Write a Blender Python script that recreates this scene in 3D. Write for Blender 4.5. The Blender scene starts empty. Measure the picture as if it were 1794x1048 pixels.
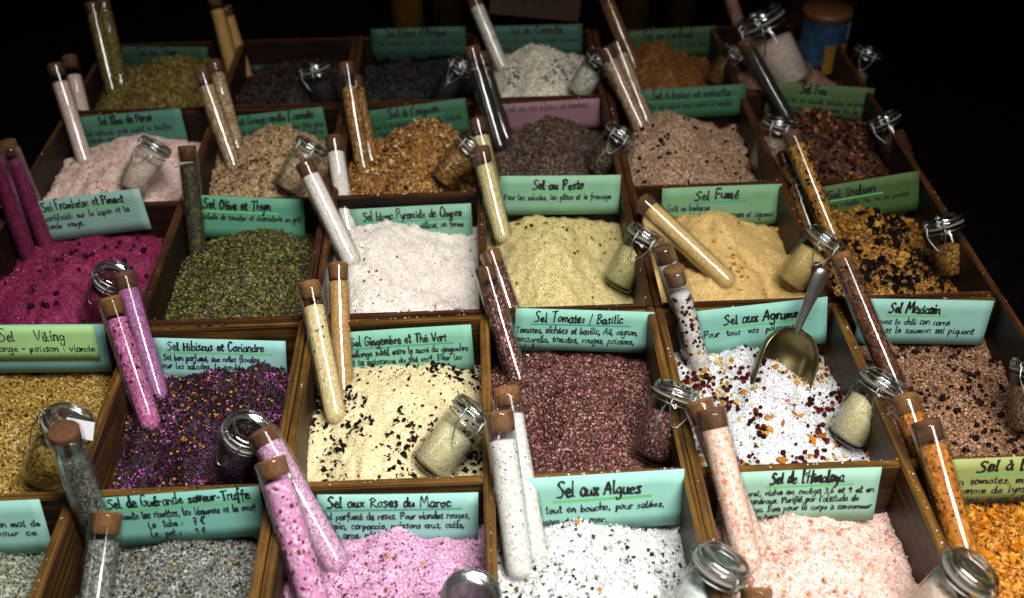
import bpy, bmesh, math, random
import numpy as np
from mathutils import Vector, Matrix

random.seed(7)
RNG = np.random.default_rng(11)
SC = bpy.context.scene
COL = SC.collection

# ------------------------------------------------------------------ camera
F = 1850.0
CX, CY = 897.0, 524.0
Yc = np.array([-90.0, 1471.0, -F]); Yc /= np.linalg.norm(Yc)
_s = 0.035; _c = (-90 + 1471 * _s) / F
Xc = np.array([1.0, _s, _c]); Xc /= np.linalg.norm(Xc)
Zc = np.cross(Xc, Yc)
MC = np.array([Xc, Yc, Zc])
CP = np.array([0.0, 0.0, 0.640])
cam = bpy.data.cameras.new('camera')
cam.sensor_width = 36.0
cam.sensor_fit = 'HORIZONTAL'
cam.lens = F * 36.0 / 1794.0
cam.clip_start = 0.02
cam.clip_end = 60.0
cam.dof.use_dof = True
cam.dof.focus_distance = 0.97
cam.dof.aperture_fstop = 4.8
camo = bpy.data.objects.new('camera', cam)
COL.objects.link(camo)
camo.matrix_world = Matrix.Translation(Vector(CP)) @ Matrix(MC.tolist()).to_4x4()
SC.camera = camo

# ------------------------------------------------------------------ world, lights, exposure
world = bpy.data.worlds.new('World')
SC.world = world
world.use_nodes = True
world.node_tree.nodes['Background'].inputs[0].default_value = (0.9, 0.95, 1.0, 1)
world.node_tree.nodes['Background'].inputs[1].default_value = 0.002


def area(name, loc, target, sx, sy, watts, colr, spread=180):
    d = bpy.data.lights.new(name, 'AREA')
    d.shape = 'RECTANGLE'; d.size = sx; d.size_y = sy
    d.energy = watts; d.color = colr
    o = bpy.data.objects.new(name, d); COL.objects.link(o)
    d.spread = math.radians(spread)
    o.location = loc
    o.rotation_euler = (Vector(target) - Vector(loc)).to_track_quat('-Z', 'Y').to_euler()
    return o


area('daylight_from_stall_front', (0.34, 0.12, 1.14), (0.06, 0.42, 0.0), 0.34, 1.20, 13.2, (1.0, 0.972, 0.93), 90)
area('added_left_fill', (-1.0, 0.1, 0.9), (0.0, 0.6, 0.0), 0.2, 0.5, 0.25, (0.92, 0.97, 1.0), 100)  # added fill from the left, for thin highlights along the glass edges
vs = SC.view_settings
vs.view_transform = 'Standard'
vs.look = 'None'
vs.exposure = 0.0
vs.gamma = 1.0
vs.use_curve_mapping = False
SC.cycles.use_denoising = True
SC.cycles.transparent_max_bounces = 24
SC.cycles.max_bounces = 10
SC.cycles.caustics_reflective = False
SC.cycles.caustics_refractive = False


# ------------------------------------------------------------------ pixel <-> place helpers
def ray(px, py):
    v = MC @ np.array([px - CX, CY - py, -F])
    return v / np.linalg.norm(v)


def PZ(px, py, z):
    v = ray(px, py)
    return CP + v * ((z - CP[2]) / v[2])


def PY(px, py, y):
    v = ray(px, py)
    return CP + v * ((y - CP[1]) / v[1])


def lean_top(b, px, py, k):
    v = ray(px, py)
    t = (b[1] - CP[1] + k * (CP[2] - b[2])) / (v[1] - k * v[2])
    return CP + v * t


def perp_top(b, px, py, L, face):
    v = ray(px, py)
    w = CP - b
    d = (CP - (w @ v) * v) - b
    d = d / np.linalg.norm(d) - v * face
    return b + d / np.linalg.norm(d) * L


def sphere_top(b, px, py, L):
    v = ray(px, py)
    w = CP - b
    B = w @ v
    D = B * B - (w @ w - L * L)
    if D < 0:
        p = CP - B * v
        d = p - b
        return b + d / np.linalg.norm(d) * L
    return CP + (-B - math.sqrt(D)) * v


# ------------------------------------------------------------------ colours and materials
def lin(h):
    h = h.lstrip('#')
    r = [int(h[i:i + 2], 16) / 255 for i in (0, 2, 4)]
    return tuple(c / 12.92 if c <= 0.04045 else ((c + 0.055) / 1.055) ** 2.4 for c in r)


def slin(h):
    return tuple(0.80 * c ** 1.28 for c in lin(h))


def clin(h):
    c = lin(h)
    g = sum(c) / 3
    return (0.98 * (c[0] * .92 + g * .08), 0.82 * (c[1] * .92 + g * .08), 0.86 * (c[2] * .92 + g * .08))


def new_mat(name):
    m = bpy.data.materials.new(name)
    m.use_nodes = True
    nt = m.node_tree
    return m, nt, nt.nodes, nt.links, nt.nodes['Principled BSDF']


def plain(name, colr, rough=0.6, metal=0.0, spec=0.5, noise=0.0, nscale=60, bump=0.0):
    m, nt, N, L, p = new_mat(name)
    p.inputs['Base Color'].default_value = (*colr, 1)
    p.inputs['Roughness'].default_value = rough
    p.inputs['Metallic'].default_value = metal
    p.inputs['Specular IOR Level'].default_value = spec
    if noise or bump:
        tc = N.new('ShaderNodeTexCoord')
        nz = N.new('ShaderNodeTexNoise'); nz.inputs['Scale'].default_value = nscale
        nz.inputs['Detail'].default_value = 6
        L.new(tc.outputs['Object'], nz.inputs['Vector'])
        if noise:
            mx = N.new('ShaderNodeMixRGB'); mx.blend_type = 'MULTIPLY'
            mx.inputs['Color1'].default_value = (*colr, 1)
            rp = N.new('ShaderNodeValToRGB')
            rp.color_ramp.elements[0].position = 0.3
            rp.color_ramp.elements[1].position = 0.7
            a = 1 - noise
            rp.color_ramp.elements[0].color = (a, a, a, 1)
            rp.color_ramp.elements[1].color = (1, 1, 1, 1)
            L.new(nz.outputs['Fac'], rp.inputs['Fac'])
            L.new(rp.outputs['Color'], mx.inputs['Color2'])
            mx.inputs['Fac'].default_value = 1
            L.new(mx.outputs['Color'], p.inputs['Base Color'])
        if bump:
            b = N.new('ShaderNodeBump'); b.inputs['Strength'].default_value = bump
            b.inputs['Distance'].default_value = 0.001
            L.new(nz.outputs['Fac'], b.inputs['Height'])
            L.new(b.outputs['Normal'], p.inputs['Normal'])
    return m


def wood(name, c0, c1, c2, rough=0.5, lit_top=None):
    m, nt, N, L, p = new_mat(name)
    tc = N.new('ShaderNodeTexCoord')
    oi = N.new('ShaderNodeObjectInfo')
    ad = N.new('ShaderNodeVectorMath'); ad.operation = 'ADD'
    mu = N.new('ShaderNodeVectorMath'); mu.operation = 'SCALE'
    cb = N.new('ShaderNodeCombineXYZ')
    for i in range(3):
        L.new(oi.outputs['Random'], cb.inputs[i])
    mu.inputs['Scale'].default_value = 3.0
    L.new(cb.outputs[0], mu.inputs[0])
    L.new(tc.outputs['Object'], ad.inputs[0]); L.new(mu.outputs[0], ad.inputs[1])
    mp = N.new('ShaderNodeMapping'); mp.inputs['Scale'].default_value = (5, 190, 150)
    L.new(ad.outputs[0], mp.inputs['Vector'])
    n1 = N.new('ShaderNodeTexNoise'); n1.inputs['Scale'].default_value = 1.6; n1.inputs['Detail'].default_value = 9
    n1.inputs['Roughness'].default_value = 0.65
    L.new(mp.outputs[0], n1.inputs['Vector'])
    n2 = N.new('ShaderNodeTexNoise'); n2.inputs['Scale'].default_value = 14; n2.inputs['Detail'].default_value = 4
    L.new(ad.outputs[0], n2.inputs['Vector'])
    r = N.new('ShaderNodeValToRGB')
    r.color_ramp.elements[0].position = 0.33; r.color_ramp.elements[0].color = (*c0, 1)
    r.color_ramp.elements[1].position = 0.72; r.color_ramp.elements[1].color = (*c2, 1)
    e = r.color_ramp.elements.new(0.5); e.color = (*c1, 1)
    L.new(n1.outputs['Fac'], r.inputs['Fac'])
    mx = N.new('ShaderNodeMixRGB'); mx.blend_type = 'MULTIPLY'; mx.inputs['Fac'].default_value = 0.75
    r2 = N.new('ShaderNodeValToRGB')
    r2.color_ramp.elements[0].position = 0.35; r2.color_ramp.elements[0].color = (0.35, 0.3, 0.26, 1)
    r2.color_ramp.elements[1].position = 0.62; r2.color_ramp.elements[1].color = (1, 1, 1, 1)
    L.new(n2.outputs['Fac'], r2.inputs['Fac'])
    L.new(r.outputs['Color'], mx.inputs['Color1']); L.new(r2.outputs['Color'], mx.inputs['Color2'])
    colout = mx.outputs['Color']
    if lit_top:        # overhead light put into the colour: upward faces lighter than the sides
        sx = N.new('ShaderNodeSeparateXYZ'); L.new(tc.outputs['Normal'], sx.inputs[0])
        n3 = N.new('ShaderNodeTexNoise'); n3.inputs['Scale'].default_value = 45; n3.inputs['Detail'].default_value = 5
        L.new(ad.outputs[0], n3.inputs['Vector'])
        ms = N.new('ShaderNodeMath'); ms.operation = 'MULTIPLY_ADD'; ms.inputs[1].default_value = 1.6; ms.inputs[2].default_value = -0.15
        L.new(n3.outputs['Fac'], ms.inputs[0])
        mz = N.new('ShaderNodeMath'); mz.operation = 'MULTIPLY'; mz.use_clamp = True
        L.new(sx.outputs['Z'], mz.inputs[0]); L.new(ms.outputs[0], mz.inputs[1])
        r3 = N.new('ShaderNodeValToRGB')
        for q, cc in enumerate((lit_top[0], lit_top[1])):
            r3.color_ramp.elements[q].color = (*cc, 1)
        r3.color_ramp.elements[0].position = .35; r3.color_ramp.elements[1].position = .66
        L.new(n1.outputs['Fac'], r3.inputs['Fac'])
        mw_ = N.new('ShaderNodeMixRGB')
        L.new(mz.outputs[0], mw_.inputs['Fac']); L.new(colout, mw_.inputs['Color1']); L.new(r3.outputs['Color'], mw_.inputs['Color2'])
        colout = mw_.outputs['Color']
    L.new(colout, p.inputs['Base Color'])
    p.inputs['Roughness'].default_value = rough
    p.inputs['Specular IOR Level'].default_value = 0.3
    b = N.new('ShaderNodeBump'); b.inputs['Strength'].default_value = 0.35; b.inputs['Distance'].default_value = 0.0008
    L.new(n1.outputs['Fac'], b.inputs['Height']); L.new(b.outputs['Normal'], p.inputs['Normal'])
    return m


def thin_glass(name, tint, base=0.05, edge=0.75, power=3.2, rough=0.02):
    m, nt, N, L, p = new_mat(name)
    N.remove(p)
    out = N['Material Output']
    tr = N.new('ShaderNodeBsdfTransparent'); tr.inputs['Color'].default_value = (*tint, 1)
    gl = N.new('ShaderNodeBsdfGlossy'); gl.inputs['Roughness'].default_value = rough
    lw = N.new('ShaderNodeLayerWeight'); lw.inputs['Blend'].default_value = 0.5
    pw = N.new('ShaderNodeMath'); pw.operation = 'POWER'; pw.inputs[1].default_value = power
    ma = N.new('ShaderNodeMath'); ma.operation = 'MULTIPLY_ADD'
    ma.inputs[1].default_value = edge; ma.inputs[2].default_value = base
    mx = N.new('ShaderNodeMixShader')
    L.new(lw.outputs['Facing'], pw.inputs[0]); L.new(pw.outputs[0], ma.inputs[0])
    L.new(ma.outputs[0], mx.inputs[0]); L.new(tr.outputs[0], mx.inputs[1]); L.new(gl.outputs[0], mx.inputs[2])
    L.new(mx.outputs[0], out.inputs['Surface'])
    return m


def solid_glass(name, tint, rough=0.04):
    m, nt, N, L, p = new_mat(name)
    p.inputs['Base Color'].default_value = (*tint, 1)
    p.inputs['Transmission Weight'].default_value = 0.93
    p.inputs['Roughness'].default_value = rough
    p.inputs['IOR'].default_value = 1.48
    return m


def salt_mat(name, pal, cell, bumps=0.9):
    """procedural crumbs: voronoi cells coloured from the salt's own palette"""
    m, nt, N, L, p = new_mat(name)
    tc = N.new('ShaderNodeTexCoord')
    v = N.new('ShaderNodeTexVoronoi'); v.inputs['Scale'].default_value = 1.0 / cell
    L.new(tc.outputs['Object'], v.inputs['Vector'])
    sp = N.new('ShaderNodeSeparateColor'); L.new(v.outputs['Color'], sp.inputs[0])
    r = N.new('ShaderNodeValToRGB'); r.color_ramp.interpolation = 'CONSTANT'
    tot = sum(w for _, w in pal); acc = 0
    els = r.color_ramp.elements
    for i, (h, w) in enumerate(pal):
        if i == 0:
            els[0].position = 0; els[0].color = (*slin(h), 1)
        elif i == 1:
            els[1].position = acc / tot; els[1].color = (*slin(h), 1)
        else:
            e = els.new(acc / tot); e.color = (*slin(h), 1)
        acc += w
    if len(pal) == 1:
        els[1].color = (*lin(pal[0][0]), 1)
    L.new(sp.outputs[0], r.inputs['Fac'])
    L.new(r.outputs['Color'], p.inputs['Base Color'])
    p.inputs['Roughness'].default_value = 0.7
    b = N.new('ShaderNodeBump'); b.inputs['Strength'].default_value = bumps; b.inputs['Distance'].default_value = cell * 0.5
    L.new(v.outputs['Distance'], b.inputs['Height']); L.new(b.outputs['Normal'], p.inputs['Normal'])
    return m


def attr_mat(name, rough, spec=0.5):
    m, nt, N, L, p = new_mat(name)
    a = N.new('ShaderNodeAttribute'); a.attribute_name = 'Col'
    L.new(a.outputs['Color'], p.inputs['Base Color'])
    p.inputs['Roughness'].default_value = rough
    p.inputs['Specular IOR Level'].default_value = spec
    return m


M_WOOD = wood('oiled_wood', lin('#160d04'), lin('#38240b'), lin('#6e4d1c'), lit_top=(lin('#33200a'), lin('#7c5820')))
M_WOODR = wood('dark_red_wood', lin('#0e0703'), lin('#1c0e06'), lin('#30190b'), lit_top=(lin('#2a140a'), lin('#5c3818')))
M_TABLE = plain('dark_table_cloth', (0.003, 0.0025, 0.0025), 1.0, spec=0.0, noise=0.4, nscale=40)
M_WALL = plain('dark_back_panel', (0.05, 0.025, 0.010), 1.0, spec=0.05, noise=0.5, nscale=9)
M_TUBE = thin_glass('tube_glass', (0.985, 0.99, 0.985), 0.045, 0.55, 3.0)
M_JARG = thin_glass('jar_glass', (0.94, 0.96, 0.945), 0.05, 0.62, 2.6)
M_LID = thin_glass('lid_glass', (0.88, 0.91, 0.89), 0.22, 0.7, 1.5, 0.08)
M_SEAL = plain('rubber_seal', lin('#77776c'), 0.5)
M_WIRE = plain('steel_wire', (0.38, 0.38, 0.39), 0.38, metal=1.0)
M_STEEL = plain('scoop_steel', (0.62, 0.60, 0.58), 0.34, metal=1.0, noise=0.25, nscale=90)
M_BOWL = plain('dark_olive_bowl', (0.27, 0.22, 0.10), 0.30, metal=1.0, noise=0.3, nscale=70)  # bowl metal tinted darker and more olive than the handle
M_CORK = plain('cork', lin('#7f5324'), 0.85, noise=0.6, nscale=420, bump=0.6)
M_CORKD = plain('dark_cork', lin('#5c3818'), 0.85, noise=0.6, nscale=420, bump=0.6)
M_INK = plain('black_ink', (0.006, 0.007, 0.008), 0.6)
M_INKB = plain('faded_ink', (0.010, 0.016, 0.016), 0.65)
M_INKR = plain('red_ink', lin('#9a2c44'), 0.65)
M_GREEN = plain('green_marker', lin('#63b56a'), 0.6)
M_DKGREEN = plain('dark_green_marker', lin('#2f7a44'), 0.6)
M_TEAL = plain('teal_marker', lin('#3f9478'), 0.6)
M_PAPER = plain('white_paper', (0.75, 0.75, 0.76), 0.7)
M_GRAIN = attr_mat('salt_crystals', 0.55, 0.5)
M_CHUNK = attr_mat('spice_pieces', 0.75, 0.15)
M_LIDW = thin_glass('milky_lid_glass', (0.90, 0.93, 0.92), 0.30, 0.6, 1.2, 0.16)


# ------------------------------------------------------------------ object helpers
def link(name, me, mat, parent=None):
    o = bpy.data.objects.new(name, me)
    COL.objects.link(o)
    if mat is not None:
        me.materials.append(mat)
    if parent is not None:
        o.parent = parent
    return o


def empty(name, mat4=None, loc=None):
    o = bpy.data.objects.new(name, None)
    o.empty_display_size = 0.02
    COL.objects.link(o)
    if mat4 is not None:
        o.matrix_world = mat4
    if loc is not None:
        o.location = loc
    return o


def tag(o, label, cat, group=None):
    o['label'] = label
    o['category'] = cat
    if group:
        o['group'] = group
    return o


def np_mesh(name, V, Fc, smooth=False, col=None):
    """V (n,3), Fc (m,k) constant face size"""
    me = bpy.data.meshes.new(name)
    V = np.asarray(V, dtype=np.float32); Fc = np.asarray(Fc, dtype=np.int32)
    k = Fc.shape[1]
    me.vertices.add(len(V)); me.vertices.foreach_set('co', V.ravel())
    me.loops.add(Fc.size); me.loops.foreach_set('vertex_index', Fc.ravel())
    me.polygons.add(len(Fc)); me.polygons.foreach_set('loop_start', np.arange(0, Fc.size, k, dtype=np.int32))
    if col is not None:
        a = me.color_attributes.new('Col', 'FLOAT_COLOR', 'POINT')
        c4 = np.ones((len(V), 4), dtype=np.float32); c4[:, :3] = col
        a.data.foreach_set('color', c4.ravel())
    me.update(calc_edges=True)
    me.polygons.foreach_set('use_smooth', np.full(len(Fc), smooth, dtype=bool))
    return me


def bm_mesh(name, bm, smooth=False):
    me = bpy.data.meshes.new(name)
    bmesh.ops.recalc_face_normals(bm, faces=bm.faces)
    bm.to_mesh(me); bm.free()
    if smooth:
        me.polygons.foreach_set('use_smooth', np.ones(len(me.polygons), dtype=bool))
    return me


def box_mesh(name, sx, sy, sz, bev=0.0012):
    bm = bmesh.new()
    bmesh.ops.create_cube(bm, size=1)
    bmesh.ops.scale(bm, vec=(sx, sy, sz), verts=bm.verts)
    if bev:
        bmesh.ops.bevel(bm, geom=list(bm.edges), offset=bev, segments=2, affect='EDGES')
    return bm_mesh(name, bm)


def lathe(name, prof, seg=28, smooth=True, closed=False):
    V = []; Fq = []
    n = len(prof)
    for i in range(seg):
        a = 2 * math.pi * i / seg
        for r, z in prof:
            V.append((r * math.cos(a), r * math.sin(a), z))
    for i in range(seg):
        j = (i + 1) % seg
        for k in range(n - 1 + (1 if closed else 0)):
            k2 = (k + 1) % n
            Fq.append((i * n + k, j * n + k, j * n + k2, i * n + k2))
    return np_mesh(name, V, Fq, smooth)


def sweep(pts, r, seg=8, closed=False):
    """tube along a poly line -> (V, F)"""
    P = [Vector(p) for p in pts]
    n = len(P)
    V = []; Fq = []
    up = None
    for i in range(n):
        if closed:
            t = (P[(i + 1) % n] - P[i - 1]).normalized()
        else:
            t = (P[min(i + 1, n - 1)] - P[max(i - 1, 0)]).normalized()
        if up is None:
            up = t.orthogonal().normalized()
        up = (up - t * up.dot(t))
        if up.length < 1e-6:
            up = t.orthogonal()
        up.normalize()
        sd = t.cross(up)
        for k in range(seg):
            a = 2 * math.pi * k / seg
            V.append(P[i] + (up * math.cos(a) + sd * math.sin(a)) * r)
    m = n if closed else n - 1
    for i in range(m):
        j = (i + 1) % n
        for k in range(seg):
            l = (k + 1) % seg
            Fq.append((i * seg + k, i * seg + l, j * seg + l, j * seg + k))
    return [tuple(v) for v in V], Fq


def join_parts(parts):
    V = []; Fq = []
    for v, f in parts:
        o = len(V); V += v
        Fq += [tuple(i + o for i in q) for q in f]
    return V, Fq


def axis_matrix(b, t, twist=0.0):
    """frame at b with Z towards t; local X kept towards the viewer's right"""
    z = (Vector(t) - Vector(b)).normalized()
    y = Vector((0, 1, 0)); y = (y - z * y.dot(z)).normalized()
    x = y.cross(z)
    m = Matrix((x, y, z)).transposed().to_4x4()
    m = m @ Matrix.Rotation(twist, 4, 'Z')
    m.translation = Vector(b)
    return m


def vnoise(x, y, seed, cells):
    """smooth value noise on [0,1]^2"""
    g = np.random.default_rng(seed).random((cells + 2, cells + 2))
    xs = np.clip(x, 0, 0.9999) * cells; ys = np.clip(y, 0, 0.9999) * cells
    i = xs.astype(int); j = ys.astype(int)
    fx = xs - i; fy = ys - j
    fx = fx * fx * (3 - 2 * fx); fy = fy * fy * (3 - 2 * fy)
    return (g[i, j] * (1 - fx) * (1 - fy) + g[i + 1, j] * fx * (1 - fy) + g[i, j + 1] * (1 - fx) * fy + g[i + 1, j + 1] * fx * fy)


# ------------------------------------------------------------------ the stall: table, back panel, trays
XS = [-0.532, -0.338, -0.174, -0.006, 0.158, 0.332, 0.497]
RS = [0.365, 0.576, 0.785, 1.0, 1.215, 1.42]
FLOOR = -0.072
BT = 0.0075

tb = link('stall_table', box_mesh('stall_table', 3.2, 2.3, 0.04, 0.004), M_TABLE)
tb.location = (0, 1.0, FLOOR - 0.010 - 0.0205)
tb['kind'] = 'structure'
wl = link('back_panel', box_mesh('back_panel', 3.6, 0.03, 1.6, 0.0), M_WALL)
wl.location = (0, 2.16, 0.55)
wl['kind'] = 'structure'


def board(name, parent, cx, cy, length, along, mat, h=0.072 + 0.010, t=BT, top=0.0):
    o = link(name, box_mesh(name, length, t, h, 0.0011), mat, parent)
    o.location = (cx, cy, top - h / 2)
    if along == 'y':
        o.rotation_euler = (0, 0, math.pi / 2)
    return o


TRAY_LABEL = {
    (0, 0): 'front left wooden tray with the viking, hibiscus and truffle salts',
    (1, 0): 'front middle wooden tray with the ginger, tomato, rose and seaweed salts',
    (2, 0): 'front right wooden tray with the citrus, mexican and himalaya salts',
    (0, 1): 'left wooden tray behind, with the magenta raspberry and olive thyme salts',
    (1, 1): 'middle wooden tray behind, with the white pyramid and pesto salts',
    (2, 1): 'right wooden tray behind, with the smoked and indian salts',
    (0, 2): 'dim farthest left wooden tray with olive yellow salt',
    (1, 2): 'dim farthest middle wooden tray with black flecked white salt',
    (2, 2): 'dim farthest right wooden tray with the large jar in it',
}
for ti in range(3):
    for tj, (ra, rb) in enumerate(((0, 2), (2, 4), (4, 5))):
        x0, x1 = XS[2 * ti] + 0.0007, XS[2 * ti + 2] - 0.0007
        y0, y1 = RS[ra] + 0.0007, RS[rb] - 0.0007
        xm = XS[2 * ti + 1]
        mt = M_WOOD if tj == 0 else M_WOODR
        tr = empty('wooden_tray', loc=((x0 + x1) / 2, y0, FLOOR - 0.010))
        tag(tr, TRAY_LABEL[(ti, tj)], 'tray', 'wooden trays of the stall')
        inv = Matrix.Translation(-Vector(tr.location))

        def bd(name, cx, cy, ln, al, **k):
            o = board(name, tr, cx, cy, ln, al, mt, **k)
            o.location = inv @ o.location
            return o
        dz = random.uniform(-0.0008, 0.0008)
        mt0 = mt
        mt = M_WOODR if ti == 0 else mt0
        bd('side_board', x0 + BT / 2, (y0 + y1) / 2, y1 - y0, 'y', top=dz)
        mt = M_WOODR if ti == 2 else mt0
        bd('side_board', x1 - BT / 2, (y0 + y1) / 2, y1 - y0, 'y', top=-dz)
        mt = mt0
        bd('front_board', (x0 + x1) / 2, y0 + BT / 2, x1 - x0 - 2 * BT - 0.0006, 'x', top=-0.0015)
        bd('back_board', (x0 + x1) / 2, y1 - BT / 2, x1 - x0 - 2 * BT - 0.0006, 'x', top=-0.0018)
        bd('middle_divider', xm, (y0 + y1) / 2, y1 - y0 - 2 * BT - 0.0006, 'y', t=0.009, h=0.071, top=-0.001)
        if rb - ra == 2:
            ym = RS[ra + 1]
            for a, b in ((x0 + BT, xm - 0.0045), (xm + 0.0045, x1 - BT)):
                bd('cross_divider', (a + b) / 2, ym, b - a - 0.0006, 'x', t=0.009, h=0.071, top=-0.002)
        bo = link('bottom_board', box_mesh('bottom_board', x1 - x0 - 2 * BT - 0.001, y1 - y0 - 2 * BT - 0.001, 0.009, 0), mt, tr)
        bo.location = inv @ Vector(((x0 + x1) / 2, (y0 + y1) / 2, FLOOR - 0.0051))


def compartment(c, r):
    """inner limits x0,x1,y0,y1 of column c (0..5), row r (1..5)"""
    x0 = XS[c] + (BT + 0.0007 if c % 2 == 0 else 0.0045)
    x1 = XS[c + 1] - (BT + 0.0007 if c % 2 == 1 else 0.0045)
    ra = r - 1
    y0 = RS[ra] + (BT + 0.0007 if ra in (0, 2, 4) else 0.0045)
    y1 = RS[ra + 1] - (BT + 0.0007 if ra + 1 in (2, 4, 5) else 0.0045)
    return x0, x1, y0, y1


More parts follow.
